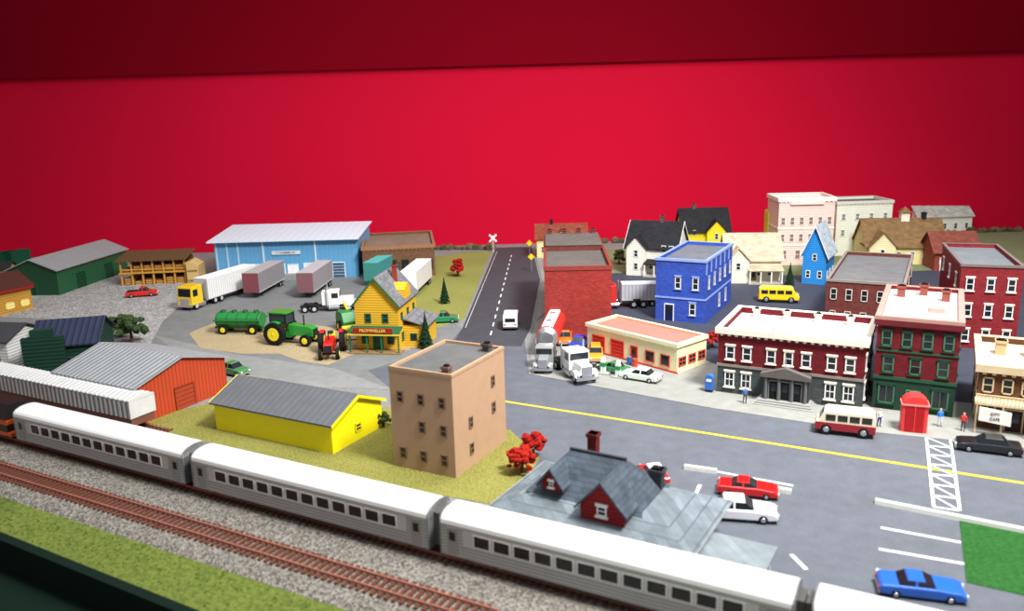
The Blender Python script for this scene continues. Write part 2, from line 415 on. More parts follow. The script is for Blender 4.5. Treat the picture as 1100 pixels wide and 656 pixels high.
def openings(r,W,D,wins,doors,fm,gm,sill):
    for w in wins:
        face,z,h,ww,xs=w[:5]; cols=w[5] if len(w)>5 else 1; rows=w[6] if len(w)>6 else 2
        span=W if face in 'FB' else D
        if isinstance(xs,int): xs=[(k+.5)/xs for k in range(xs)]
        me=winmesh(ww,h,fm,gm,sill,cols,rows)
        for f in xs: place(me,'window',r,face,f*span,z,W,D)
    for dd in doors:
        face,f,w,h,dm=dd[:5]; gl=dd[5] if len(dd)>5 else True
        span=W if face in 'FB' else D
        place(doormesh(w,h,fm,dm,gl),'door',r,face,f*span,0.02,W,D)
def flatb(name,label,p0,p1,ytop,D,wm,roofm,wins=(),doors=(),lower=None,cornice=None,ch=.5,cp=.3,fm=WHITE,gm=DGL,sill=None,par=.6,H=None,cat='building',bands=(),ang=None,dent=True):
    a,ang,W=fr(p0,p1,ang)
    if H is None: H=HTw(a,ytop)
    y=Vector((-sin(ang),cos(ang),0)); x_=Vector((cos(ang),sin(ang),0))
    if isinstance(D,tuple): D=solve(a+x_*W if D[0]=='x' else a,y,H,D[0],D[1])
    D=max(D,2.5)
    r=root(name,label,cat,a,ang)
    mb=MB(); t=.25
    zl=0
    if lower: mb.box(0,W,0,D,0,lower[1],lower[0]); zl=lower[1]
    mb.box(0,W,0,D,zl,H-par,wm)
    for q in((0,W,0,t),(0,W,D-t,D),(0,t,t,D-t),(W-t,W,t,D-t)): mb.box(*q,H-par,H,wm)
    mb.obj('walls',r)
    MB().box(t,W-t,t,D-t,H-par,H-par+.08,roofm).obj('roof',r)
    if cornice:
        mb=MB()
        for q in((-cp,W+cp,-cp,0),(-cp,W+cp,D,D+cp),(-cp,0,0,D),(W,W+cp,0,D)): mb.box(*q,H-ch,H+.08,cornice)
        for q in((0,W,0,t+.05),(0,W,D-t-.05,D),(0,t+.05,t,D-t),(W-t-.05,W,t,D-t)): mb.box(*q,H,H+.08,cornice)
        if dent:
            n=int(W/.8)
            for k in range(n): mb.box((k+.3)*W/n,(k+.7)*W/n,-cp*.7,0,H-ch-.25,H-ch,cornice)
        mb.obj('cornice',r)
    for (z,h,m) in bands:
        MB().box(-.1,W+.1,-.1,0,z,z+h,m).box(W,W+.1,0,D,z,z+h,m).box(-.1,0,0,D,z,z+h,m).obj('band',r)
    openings(r,W,D,wins,doors,fm,gm,sill)
    return r,W,D,H
def chimney(r,x,y,z0,z1,m,s=.45):
    MB().box(x-s,x+s,y-s,y+s,z0,z1,m).box(x-s-.1,x+s+.1,y-s-.1,y+s+.1,z1-.25,z1,m).box(x-s*.6,x+s*.6,y-s*.6,y+s*.6,z1,z1+.15,BLACK).obj('chimney',r)
def rslab(mb,axis,D,H,rh,o,a0,a1,t,m,s0=0):
    s=D/2; k=rh/s
    P=[(s0-o,H-o*k),(s0+s,H+rh),(s0+D+o,H-o*k),(s0+D+o,H-o*k+t),(s0+s,H+rh+t),(s0-o,H-o*k+t)]
    mb.prism(P,'x' if axis=='x' else 'y',a0,a1,m)
def gableb(name,label,p0,p1,ytop,D,rh,axis,wm,roofm,wins=(),doors=(),fm=WHITE,gm=DGL,sill=None,o=.5,H=None,cat='building',trim=None,yr=None,ang=None):
    a,ang,W=fr(p0,p1,ang)
    if H is None: H=HTw(a,ytop)
    y=Vector((-sin(ang),cos(ang),0)); x_=Vector((cos(ang),sin(ang),0))
    if isinstance(D,tuple): D=solve(a+x_*W,y,0,'x',D[1])
    r=root(name,label,cat,a,ang)
    if yr is not None:
        c=a+y*(D/2) if axis=='x' else a+x_*(W/2)
        rh=max(.8,HTw(c,yr)-H)
    mb=MB()
    if axis=='x': mb.prism([(0,0),(D,0),(D,H),(D/2,H+rh),(0,H)],'x',0,W,wm)
    else: mb.prism([(0,0),(W,0),(W,H),(W/2,H+rh),(0,H)],'y',0,D,wm)
    mb.obj('walls',r)
    mb=MB()
    if axis=='x': rslab(mb,'x',D,H,rh,o,-o,W+o,.18,roofm)
    else: rslab(mb,'y',W,H,rh,o,-o,D+o,.18,roofm)
    mb.obj('roof',r)
    if trim:
        if axis=='x':
            mb=MB(); rslab(mb,'x',D,H-.12,rh,o,W+o,W+o+.08,.32,trim); mb.obj('trim_board',r)
            mb=MB(); rslab(mb,'x',D,H-.12,rh,o,-o-.08,-o,.32,trim); mb.obj('trim_board',r)
        else:
            mb=MB(); rslab(mb,'y',W,H-.12,rh,o,-o-.08,-o,.32,trim); mb.obj('trim_board',r)
    openings(r,W,D,wins,doors,fm,gm,sill)
    return r,W,D,H,rh
def text(r,s,x,y,z,size,m,ext=.02):
    c=bpy.data.curves.new('lettering','FONT'); c.body=s; c.size=size; c.extrude=ext; c.align_x='CENTER'; c.align_y='CENTER'
    t=bpy.data.objects.new('tmp',c); COL.objects.link(t); bpy.context.view_layer.update()
    me=bpy.data.meshes.new_from_object(t.evaluated_get(bpy.context.evaluated_depsgraph_get())); bpy.data.objects.remove(t)
    me.materials.clear(); me.materials.append(m); me.name='lettering'
    o=bpy.data.objects.new('lettering',me); COL.objects.link(o); o.parent=r; o.location=(x,y,z); o.rotation_euler=(pi/2,0,0); return o
GR=mat((98,98,97),'asphalt',col2=(62,62,62),rough=.9)
# ---- tan three storey
TAN=mat((184,150,120),'plain',rough=.8,var=.1); TAND=mat((138,108,84))
r,W,D,H=flatb('apartment_building','tan three-storey building with flat grey roof',(424,500),(490,514),393,('x',541),TAN,GR,
 wins=[('F',1.0,1.15,.7,3),('F',3.9,1.15,.7,[.5,.84]),('F',6.6,1.1,.7,3),('R',1.3,1.1,.65,[.3]),('R',3.9,1.1,.65,[.3,.75]),('R',6.6,1.1,.65,[.75])],
 fm=TAND,gm=glass((44,34,32)),par=.35)
MB().box(-.06,W+.06,-.06,0,H-.25,H+.04,TAN).box(W,W+.06,0,D,H-.25,H+.04,TAN).obj('coping',r)
chimney(r,W-1.0,.8,H-.3,H+.5,mat((120,96,84)),.32); chimney(r,W-1.2,D-1.2,H-.3,H+.55,mat((90,80,76)),.36)
# ---- yellow warehouse
YEL=mat((246,230,12),rough=.5,var=.06); CORG=mat((98,100,104),'corrx',col2=(90,92,96),scale=.8,rough=.65,var=.2,bump=.15)
r,W,D,H,rh=gableb('warehouse','yellow warehouse with dark grey metal roof',(233,461),(358,488),432,('x',411),1.8,'x',YEL,CORG,yr=404,o=.35,trim=YEL,
 wins=[('R',1.0,.9,1.0,[.5])],fm=YEL)
# ---- orange warehouse
r,W,D,H,rh=gableb('warehouse','orange-red warehouse with ribbed light grey roof',(66,437),(150,457),416,('x',245),2.5,'x',mat((190,74,42),'corry',col2=(158,56,32),scale=.5,rough=.7),mat((156,160,162),'corrx',col2=(100,102,106),scale=.75,rough=.55,var=.2),yr=369,H=HT(150,457,417),o=.4,
 doors=[('R',.5,2.6,2.6,mat((164,66,40)),False)],fm=mat((130,48,26)))
# ---- dark green building
r,W,D,H,rh=gableb('store_building','dark green building with navy roof',(40,404),(108,398),372,9,2,'x',mat((28,60,48),'siding',col2=(18,40,32),scale=.5),mat((44,50,72),'corrx',col2=(30,34,52),scale=.8),yr=345,
 wins=[('F',1.2,1.2,1.0,4)],doors=[('F',.5,1.2,2.2,mat((20,40,34)))],fm=mat((60,80,70)))
MB().box(-1,4,-1,-.05,0,5.4,mat((24,58,46),'siding',scale=.5)).box(.2,2.8,-1,-.05,5.4,6.4,mat((24,58,46))).obj('false_front',r)
gableb('shed','small white building with dark roof',(-60,398),(12,401),364,7,1.5,'x',mat((220,220,214),'siding',col2=(190,190,184),scale=.4),mat((60,60,64)),wins=[('F',1.2,1.2,1,3),('R',1.2,1.2,1,[.5])],fm=mat((80,80,80)))
# ---- green shed
r,W,D,H,rh=gableb('machine_shed','dark green metal shed with grey gable roof',(64,317),(138,291),290,10,2,'x',mat((28,94,58),'corrx',col2=(20,72,44),scale=.8,rough=.5),mat((150,156,156),'corrx',col2=(132,136,138),scale=1.2,rough=.5,bump=.15),
 doors=[('F',.3,3.2,3.2,mat((18,60,38)),False),('F',.7,3.2,3.2,mat((18,60,38)),False),('L',.5,1,2.1,mat((18,60,38)),False)],fm=mat((36,100,62)))
r,W,D,H,rh=gableb('depot','brown and yellow depot with dark roof',(-30,346),(36,331),318,8,2,'x',mat((196,146,58),'siding',col2=(160,112,44),scale=.4),mat((80,44,38)),wins=[('F',.8,1.2,1.6,4,2)],fm=mat((240,220,120)),gm=mat((240,225,150)),trim=mat((110,30,26)))
MB().box(-.4,W+.4,-.6,0,H-.7,H-.2,mat((140,34,30))).obj('awning',r)
for i,(x,y,c) in enumerate(((-6,288,(20,80,56)),(9,286,(24,92,66)))):
    r=root('freight_container','small green container beside the wall','container',G(x,y),rad(80),'green containers')
    MB().box(0,6,-1.3,1.3,.2,3.2,mat(c,'corrx',scale=.5)).obj('body',r); MB().box(6,6.08,-1.1,1.1,.4,3,mat((16,60,44))).obj('door',r); MB().box(.2,5.8,-1,1,0,.2,DK).obj('base',r)
gableb('shed','small yellow shed with dark roof beside the containers',(-20,303),(10,301),291,5,1.2,'x',mat((206,180,60)),mat((50,46,46)),wins=[('F',.6,.8,.8,2)])
# ---- lumber shed
a,ang,W=fr((131,307),(201,304)); H=HTw(a,281)
r=root('lumber_shed','two-level open lumber shed with brown roof','shed',a,ang)
OCH=mat((206,152,66),rough=.8); D=6
MB().box(0,W,D-.2,D,0,H,mat((110,72,36))).obj('back_wall',r)
for k in range(7):
    x=k*(W-.3)/6
    MB().box(x,x+.3,0,.3,0,H,OCH).obj('post',r)
MB().box(-.2,W+.2,-.3,D,H*.48,H*.48+.25,OCH).obj('upper_floor',r)
MB().box(0,W,-.05,.05,H*.48+.7,H*.48+.95,OCH).obj('railing',r)
MB().hexa([(-.5,-.8,H),(W+.5,-.8,H),(W+.5,D+.4,H+.9),(-.5,D+.4,H+.9)],[(-.5,-.8,H+.25),(W+.5,-.8,H+.25),(W+.5,D+.4,H+1.15),(-.5,D+.4,H+1.15)],mat((104,78,50),'corrx',scale=.8)).obj('roof',r)
for k in range(6):
    x=.5+k*(W-.5)/6
    for z in(0.0,H*.48+.25):
        mb=MB(); hh=random.uniform(.6,1.4)
        for q in range(int(hh/.2)): mb.box(x,x+1.6,.5,4.5,z+q*.22,z+q*.22+.17,mat((216,170,96) if (q+k)%2 else (170,112,56)))
        mb.obj('lumber_stack',r)
a2=G(202,305)
r=root('plank_pile','stack of tan planks beside the lumber shed','lumber',a2,ang)
MB().prism([(0,0),(2.3,0),(2.3,3.6),(.6,4.6),(0,4.4)],'y',0,5,mat((214,182,120),'siding',scale=.3)).obj('planks',r)
for z in(.6,2.6): MB().box(.2,2.1,-.12,0,z,z+.2,mat((120,80,40))).obj('strap',r)
# ---- blue warehouse
BLU=mat((96,162,206),'corrx',col2=(90,156,200),scale=.9,rough=.6,bump=.05,var=.1)
r,W,D,H=flatb('freight_warehouse','light blue freight warehouse with pale metal roof',(234,301),(386,297),259,15,BLU,WHITE,par=.3,
 doors=[('F',.44,2.4,3.0,mat((226,230,232)),False),('F',.54,2.0,2.8,mat((240,240,240)),False),('F',.66,2.4,3.0,mat((226,230,232)),False),('F',.29,2.4,3.0,mat((226,230,232)),False),('F',.86,2.4,3.0,mat((60,90,120)),False)],fm=WHITE)
MB().hexa([(-1,-1.4,H-.2),(W+.6,-1.4,H-.2),(W+.6,D+.4,H+1.0),(-1,D+.4,H+1.0)],[(-1,-1.4,H+.05),(W+.6,-1.4,H+.05),(W+.6,D+.4,H+1.25),(-1,D+.4,H+1.25)],mat((214,228,238),'corrx',col2=(206,221,232),scale=1.6,rough=.45,bump=.05)).obj('metal_roof',r)
for k in range(3):
    MB().box(.2+k*2.2,.5+k*2.2,-.12,0,0,H-.4,mat((180,206,222))).obj('pilaster',r)
for f in(.335,.7): MB().box(W*f,W*f+.3,-.2,0,0,H-.4,mat((214,226,234))).obj('white_trim',r)
sg=MB().box(W*.40,W*.6,-.25,-.05,H*.62,H*.71,mat((214,218,222))).obj('sign_board',r)
text(sg,'T. TRANSFER CO.',W*.5,-.28,H*.665,.5,mat((60,64,70)))
MB().box(W*.39,W*.72,-1.6,0,0,1.1,mat((150,150,150))).obj('loading_dock',r)
# ---- brown building
r,W,D,H=flatb('brick_warehouse','brown brick flat-roofed warehouse',(391,300),(468,296),266,('y',251),mat((124,88,62),'brick',col2=(92,68,52)),mat((132,114,98),'asphalt',col2=(100,84,72)),
 wins=[('F',1.5,2.2,1.6,6,2)],doors=[('F',.42,2.4,3,mat((40,90,90)),False)],cornice=mat((150,108,78)),ch=.6,cp=.2,fm=mat((70,60,50)))
# ---- feed store
YL=mat((228,180,50),'siding',col2=(196,148,38),scale=.35,rough=.7); GN=mat((30,110,66)); RGR=mat((124,126,130),'shingle',col2=(86,86,90))
r,W,D,H,rh=gableb('feed_store','yellow wooden feed store with green trim and grey roof',(384,376),(430,377),326,9.0,3,'y',YL,RGR,yr=299,
 wins=[('F',4.1,1.3,.9,[.3,.7]),('F',1.0,1.4,1.0,[.2,.8]),('R',1.1,1.3,.9,3),('R',4.2,1.1,.8,3)],doors=[('F',.5,1.2,2.2,GN)],fm=GN,trim=GN,o=.4)
MB().hexa([(-.6,-2,3.0),(W+.6,-2,3.0),(W+.6,0,3.5),(-.6,0,3.5)],[(-.6,-2,3.12),(W+.6,-2,3.12),(W+.6,0,3.62),(-.6,0,3.62)],mat((36,96,60),'corrx',scale=.4)).obj('porch_roof',r)
for x in(-.4,W*.33,W*.66,W+.3): MB().box(x,x+.16,-1.9,-1.74,0,3.0,GN).obj('porch_post',r)
MB().box(-.6,W+.6,-2,0,0,.25,mat((150,120,80))).obj('porch_floor',r)
MB().box(-.6,W+.6,-2.06,-1.98,2.75,3.0,mat((226,196,70))).obj('porch_trim',r)
sg=MB().box(.3,W-.3,-2.15,-2.03,3.12,3.85,mat((150,40,28))).obj('sign_board',r)
text(sg,'FROMWELLER',W/2,-2.17,3.48,.6,mat((236,206,90)))
MB().box(W,W+3.2,2,D-1,0,3.2,YL).obj('side_wing',r)
MB().hexa([(W,1.6,4.2),(W+3.7,1.6,3.1),(W+3.7,D-.6,3.1),(W,D-.6,4.2)],[(W,1.6,4.35),(W+3.7,1.6,3.25),(W+3.7,D-.6,3.25),(W,D-.6,4.35)],RGR).obj('wing_roof',r)
MB().box(W+1,W+2,1.93,2.0,1,2.1,GN).box(W+1.1,W+1.9,1.9,1.95,1.1,2.0,DGL).obj('wing_window',r)
chimney(r,W*.7,D*.6,H+.6,H+rh+1,mat((150,60,44)),.3)
MB().prism([(D*.35,H),(D*.65,H),(D*.65,H+1.4),(D*.5,H+2.2),(D*.35,H+1.4)],'x',W*.62,W+.2,YL).obj('dormer',r)
# ---- red brick by road
BRK=mat((162,56,50),'brick',col2=(124,52,46),rough=.8,var=.2); GRF=mat((104,98,94),'asphalt',col2=(70,66,62))
r,W,D,H=flatb('brick_building','red brick building with two-level grey roof beside the road',(586,364),(657,363),287,('y',253),BRK,GRF,
 wins=[('R',1.2,1.6,1.0,4),('R',5,1.6,1.0,4)],cornice=mat((134,58,52)),ch=.5,cp=.12,fm=WHITE,ang=-2.5,dent=False)
MB().box(.3,W-.3,D*.55,D-.3,H-.5,H+.35,mat((124,62,54),'brick',col2=(100,52,46))).obj('upper_level',r)
MB().box(.2,W-.2,D*.55-.1,D-.2,H+.35,H+.45,GRF).obj('upper_roof',r)
for k in range(4): chimney(r,1.0+k*(W-2)/3,D-1,H+.3,H+1.2,mat((110,60,50)),.36)
# ---- gas station
CR=mat((252,234,188),rough=.6)
r,W,D,H=flatb('gas_station','cream gas station with red garage doors and salmon roof',(631,376),(727,402),347,('x',759),CR,mat((222,120,108),rough=.7,var=.15),par=.3,
 wins=[('R',.9,1.2,1.5,3,2),('F',.7,1.5,1.5,[.72,.88],1,1)],doors=[('F',.14,2.1,2.4,mat((206,44,34)),False),('F',.36,2.1,2.4,mat((206,44,34)),False),('F',.55,1,2.2,mat((206,44,34)))],fm=mat((214,90,66)),cornice=mat((252,238,196)),ch=.4,cp=.2,dent=False)
MB().box(-.15,W+.15,-.15,0,0,.3,mat((190,70,54))).obj('base_stripe',r)
for k,(x,y) in enumerate(((648,402),(664,406))):
    q=root('gas_pump','green and white gas pump on a small island','gas pump',G(x,y)+Vector((0,0,.1)),rad(E1),'gas pumps')
    MB().box(-.3,.3,-.25,.25,.2,1.7,mat((220,220,215))).obj('body',q); MB().box(-.32,.32,-.27,.27,1.0,1.5,mat((40,140,80))).obj('panel',q)
    MB().cyl((0,-.1,1.95),(0,.1,1.95),.28,.28,WHITE).obj('globe',q); MB().box(-.8,.8,-.5,.5,0,.2,mat((170,170,165))).obj('base',q)
for k,(x,y,c) in enumerate(((676,392,(40,90,160)),(682,394,(200,60,40)),(638,399,(60,60,60)))):
    q=root('oil_drum','small painted oil drum beside the gas station','drum',G(x,y)+Vector((0,0,.1)),0,'oil drums')
    MB().cyl((0,0,0),(0,0,1.0),.34,.34,mat(c,rough=.4),14).obj('body',q); MB().cyl((0,0,1.0),(0,0,1.04),.3,.3,CHROME,14).obj('lid',q)
# ---- blue building
BB=mat((62,92,192),'brick',col2=(48,76,170),rough=.7,var=.2); BS=mat((140,162,220))
r,W,D,H=flatb('corner_building','mid-blue two-storey brick building with pale trim',(704,343),(757,353),277,('x',787),BB,mat((112,116,124),'asphalt',col2=(86,86,96)),
 wins=[('F',5.2,1.9,.95,[.45,.8],1,2),('F',1.2,1.9,1.0,[.75],1,2),('R',5.2,1.8,.85,5,1,2),('R',1.0,1.9,.9,[.5,.75],1,2)],doors=[('F',.28,1.3,2.6,mat((20,30,80)))],fm=WHITE,sill=BS,cornice=BS,ch=.3,cp=.15,bands=[(3.6,.25,BS)],ang=E1,dent=False)
for k in range(6): MB().box(W,W+.12,k*D/6,k*D/6+.3,H-2.2,H-.3,BS).obj('pilaster',r)
# ---- town hall
CBR=mat((118,30,40),'brick',col2=(86,26,34),rough=.8,var=.2); STN=mat((78,86,86),'brick',col2=(60,66,66),scale=2); IV=mat((242,230,212))
PALE=mat((222,210,202),'plain',var=.16)
r,W,D,H=flatb('town_hall','two-storey dark red brick town hall with grey stone ground floor',(770,421),(925,441),352,('y',329),CBR,PALE,
 wins=[('F',4.2,1.6,1.0,[.09,.21,.38,.5,.62,.79,.91],1,2),('F',.9,1.8,1.1,[.09,.21,.79,.91],2,2),('R',4.2,1.6,1.0,3),('R',.9,1.8,1.0,3)],lower=(STN,3.3),fm=WHITE,sill=IV,cornice=IV,ch=.55,cp=.35,bands=[(3.3,.3,mat((140,130,122)))],par=.8,ang=E1)
gr=mat((58,60,64),rough=.6)
po=MB().box(W*.34,W*.66,-1.2,0,.5,3.5,gr).obj('entrance_portico',r,label='dark grey stone entrance')
for k in range(4):
    x=W*.355+k*W*.09
    MB().cyl((x+.2,-1.4,.5),(x+.2,-1.4,3.1),.2,.18,mat((100,102,104))).obj('column',po)
MB().prism([(W*.33,3.1),(W*.67,3.1),(W*.67,3.5),(W*.5,4.3),(W*.33,3.5)],'y',-1.7,-.9,mat((100,94,92))).obj('pediment',po)
for k in range(3): inst(doormesh(.9,2.1,mat((120,120,120)),BLACK),'door',po,(W*(.42+.08*k),-1.2,.5))
for k in range(3): MB().box(W*.32-.2*k,W*.68+.2*k,-2.0-.35*k,0,0,.5-.16*k,mat((150,150,148))).obj('step',po)
MB().cyl((W*.5,-1.0,3.8),(W*.5,-2.4,6.3),.05,.04,WHITE).ball((W*.5,-2.4,6.35),.1,mat((220,180,60)),sub=1).obj('flagpole',r)
MB().box(W*.35,W*.6,D*.35,D*.6,H-.8,H-.1,mat((212,194,188))).obj('roof_structure',r)
for k in range(4): chimney(r,W*(.15+.23*k),D*.85,H-.8,H+.35,IV,.35)
# ---- green/red block
r,W,D,H=flatb('corner_block','three-storey red brick block with dark green ground floor',(936,438),(1023,449),339,('y',306),CBR,PALE,
 wins=[('F',7.2,1.7,1.0,4,1,2),('F',4.3,1.8,1.1,3,1,2),('F',.8,2.1,1.6,[.17,.83],2,1),('R',4.3,1.8,1,4),('R',7.2,1.7,1,4)],doors=[('F',.5,1.2,2.4,mat((30,60,46)))],lower=(mat((34,62,48)),3.6),fm=mat((70,120,88)),sill=mat((30,62,46)),
 cornice=mat((180,136,126)),ch=.3,cp=.3,bands=[(3.5,.35,mat((40,82,60))),(6.6,.2,mat((40,82,60)))],par=.5,ang=E1)
MB().box(-.35,W+.35,-.35,0,H-.9,H-.3,mat((100,34,40))).obj('bracket_band',r)
for k,(x,y) in enumerate(((.2,.75),(.5,.85),(.8,.7))): chimney(r,W*x,D*y,H-.5,H+.9,mat((140,76,66)),.42)
MB().box(W*.6,W*.8,D*.3,D*.45,H-.5,H+.1,mat((190,156,146))).obj('roof_hatch',r)
q=root('entrance_awning','bright red rounded awning booth on the sidewalk','awning',G(967,464),rad(-20))
RD=mat((226,56,54),rough=.5)
pr=[(0,0),(2.4,0),(2.4,3.0)]+[(1.2+1.2*cos(t),3.0+.9*sin(t)) for t in [pi*k/8 for k in range(1,8)]]+[(0,3.0)]
MB().prism(pr,'y',0,1.6,RD).obj('body',q,bevel=.06); MB().box(.35,2.05,-.06,0,.1,2.9,mat((170,28,34))).box(1.15,1.25,-.1,0,.1,2.9,RD).obj('door',q)
MB().box(-.08,2.48,-.12,1.7,2.9,3.05,mat((240,130,126))).obj('trim',q)
# ---- cream shop right edge
IVD=mat((206,186,150),var=.2)
r,W,D,H=flatb('saloon_building','brown two-storey shop with cream cornice and balcony',(1046,459),(1130,472),391,('y',360),mat((104,66,42),'brick',col2=(74,48,32),var=.25),mat((212,196,168),'plain',var=.2),
 wins=[('F',3.9,1.6,1.0,4,1,2),('F',.8,2.0,1.4,[.15,.85],2,1),('L',3.9,1.6,1,3),('L',.9,1.6,1,3)],doors=[('F',.5,1.4,2.3,mat((60,36,24)))],fm=IVD,cornice=IVD,ch=.7,cp=.4,bands=[(3.1,.35,IVD)],par=.7,ang=E1)
MB().box(-.2,W+.2,-1.8,0,3.1,3.3,IVD).obj('balcony_floor',r)
mb=MB()
for k in range(22): mb.box(k*W/21-.04,k*W/21+.04,-1.78,-1.7,3.3,4.1,IVD)
mb.box(-.2,W+.2,-1.82,-1.68,4.1,4.2,IVD); mb.obj('balcony_railing',r)
for k in range(4): MB().cyl((k*W/3,-1.7,0),(k*W/3,-1.7,3.1),.1,.1,IVD,8).obj('post',r)
sg=MB().hexa([(.2,-2.1,1.6),(3.0,-2.1,1.3),(3.0,-2.0,1.3),(.2,-2.0,1.6)],[(.2,-2.1,3.0),(3.0,-2.1,2.7),(3.0,-2.0,2.7),(.2,-2.0,3.0)],mat((236,234,228))).obj('sign_board',r)
text(sg,'CITY',1.6,-2.13,2.4,.38,mat((110,100,96))); text(sg,'CAFE',1.6,-2.13,1.9,.38,mat((110,100,96)))
for x in(.3,.7): chimney(r,W*x,D*.6,H-.6,H+.9,mat((196,170,130)),.5)
# ---- dark brick
r,W,D,H=flatb('brick_building','brown-red brick building with grey roof behind the town hall',(885,352),(968,361),300,('y',270),mat((118,58,52),'brick',col2=(88,50,46),var=.2),mat((118,118,120),'asphalt',col2=(86,86,90)),
 wins=[('F',4.4,1.7,.9,5,1,2),('F',1,1.8,.9,5,1,2),('R',4.4,1.7,.9,3),('R',1,1.7,.9,3)],fm=mat((206,196,182)),cornice=mat((140,130,122)),ch=.25,cp=.12,ang=E1,dent=False)
# ---- red brick right
r,W,D,H=flatb('brick_building','red brick three-storey building with white windows',(1024,373),(1090,380),284,('y',261),mat((146,42,48),'brick',col2=(110,38,42),var=.2),mat((116,122,126),'asphalt',col2=(88,92,94)),
 wins=[('F',7.9,1.7,.95,3,1,2),('F',4.4,1.7,.95,3,1,2),('F',1,1.7,.95,3,1,2),('L',7.9,1.7,1,3)],fm=WHITE,sill=IV,cornice=mat((120,104,102)),ch=.25,cp=.12,ang=-20,dent=False)
# ---- background houses
BKR=mat((40,40,44),'shingle',col2=(26,26,30)); WS=mat((242,238,226),'siding',col2=(212,206,192),scale=.35)
def porch(r,W,z=2.8,c=WHITE,rc=None,x0=0):
    MB().hexa([(x0-.2,-2.4,z-.3),(W+.2,-2.4,z-.3),(W+.2,0,z+.3),(x0-.2,0,z+.3)],[(x0-.2,-2.4,z-.15),(W+.2,-2.4,z-.15),(W+.2,0,z+.45),(x0-.2,0,z+.45)],rc or BKR).obj('porch_roof',r)
    for k in range(4): MB().box(x0+k*(W-x0-.2)/3,x0+k*(W-x0-.2)/3+.2,-2.3,-2.1,0,z-.3,c).obj('porch_post',r)
    MB().box(x0-.2,W+.2,-2.4,0,0,.3,mat((170,165,155))).obj('porch_floor',r)
def crossg(r,W,D,H,rh,x0,x1,wm,rm,fr_=.6):
    w=x1-x0; k=min(rh,w*.55)
    MB().prism([(x0,0),(x1,0),(x1,H),((x0+x1)/2,H+k),(x0,H)],'y',-fr_*2,D*.5,wm).obj('front_wing',r)
    mb=MB(); rslab(mb,'y',w,H,k,.35,-fr_*2-.35,D*.5,.16,rm,s0=x0); mb.obj('wing_roof',r)
    me=winmesh(.9,1.4,WHITE,DGL,None,1,2)
    inst(me,'window',r,((x0+x1)/2,-fr_*2,max(1,H-1.9)))
    if H>5: inst(me,'window',r,((x0+x1)/2,-fr_*2,1.2))
r,W,D,H,rh=gableb('house','pale yellow house with red-brown roof',(577,277),(630,276),256,8,2.5,'x',mat((236,222,160),'siding',col2=(206,190,134),scale=.35),mat((150,78,58),'shingle',col2=(110,58,44)),yr=241,wins=[('F',1.2,1.4,.9,4),('R',1.2,1.4,.9,2)]); chimney(r,W*.3,D/2,H+1,H+rh+1,BKR,.35)
crossg(r,W,D,H,rh,W*.35,W*.65,mat((230,200,110)),mat((150,78,58),'shingle',col2=(110,58,44)))
r,W,D,H,rh=gableb('house','white two-storey house with black roof and porch',(673,294),(726,297),264,9,3,'x',WS,BKR,yr=237,wins=[('F',4.6,1.4,.9,[.75,.9]),('F',1.2,1.4,.9,[.5,.8]),('R',1.2,1.4,.9,2),('R',4.4,1.3,.9,2)],doors=[('F',.65,1,2.1,GN)],trim=WHITE); crossg(r,W,D,H,rh,.3,W*.42,WS,BKR); porch(r,W,x0=W*.42); chimney(r,W*.6,D/2,H+1,H+rh+1.2,mat((90,80,80)),.35)
r,W,D,H,rh=gableb('house','bright yellow house with black roof',(733,272),(783,271),248,9,3,'x',mat((232,212,40),'siding',col2=(202,182,30),scale=.35),BKR,yr=224,wins=[('F',1.2,1.4,.9,3),('F',4,1.2,.8,2),('R',1.2,1.4,.9,2),('R',3.9,1.2,.9,1)]); crossg(r,W,D,H,rh,W*.5,W*.9,mat((232,212,40)),BKR); chimney(r,W*.3,D/2,H+1,H+rh+1,mat((90,80,80)),.35)
CRR=mat((208,192,164),'shingle',col2=(170,152,126))
r,W,D,H,rh=gableb('house','cream house with weathered pale roof and gables',(780,303),(838,303),278,9,3,'x',mat((244,232,204),'siding',col2=(216,202,172),scale=.35),CRR,yr=251,wins=[('F',1.2,1.3,.9,[.6,.8]),('R',1.2,1.3,.9,2)],doors=[('F',.5,1,2.1,mat((150,110,70)))]); crossg(r,W,D,H,rh,0,W*.4,mat((244,232,204)),CRR); porch(r,W,x0=W*.4,rc=CRR)
r,W,D,H,rh=gableb('house','bright blue gabled house with white trim',(861,304),(886,306),270,8,4,'y',mat((44,140,214),'siding',col2=(30,112,184),scale=.35),mat((200,214,224),'shingle',col2=(160,176,190)),yr=243,wins=[('F',1.1,1.4,.8,[.25,.75]),('F',4.3,1.3,.8,[.5]),('R',1.1,1.3,.9,3)],trim=WHITE)
PK=mat((238,208,198),'siding',col2=(228,188,178),scale=.4)
r,W,D,H=flatb('hotel_building','faded pale pink and cream three-storey facade',(834,285),(893,284),213,9,PK,mat((220,210,200)),
 wins=[('F',8.2,1.7,1.0,6,1,2),('F',4.8,1.7,1.0,6,1,2),('F',1.2,2,1.2,4,1,2),('L',5,1.6,1,2)],fm=IV,gm=glass((140,112,112)),cornice=mat((246,234,224)),ch=.7,cp=.25,bands=[(4,.3,IV),(7.4,.3,IV)])
MB().box(W*.2,W*.8,-.4,-.1,H-1.3,H-.5,mat((240,214,206))).obj('sign_board',r)
r,W,D,H=flatb('shop_building','pale cream flat-roofed building with dark trim',(896,275),(955,273),217,9,mat((234,234,216),'siding',col2=(212,214,196),scale=.4),mat((90,90,86)),
 wins=[('F',7.6,1.5,1.0,4),('F',4.2,1.5,1.0,4),('R',6,1.5,1,2)],fm=WHITE,gm=glass((130,134,128)),cornice=mat((210,212,198)),ch=.5,cp=.2)
BRR=mat((138,106,70),'shingle',col2=(104,78,52))
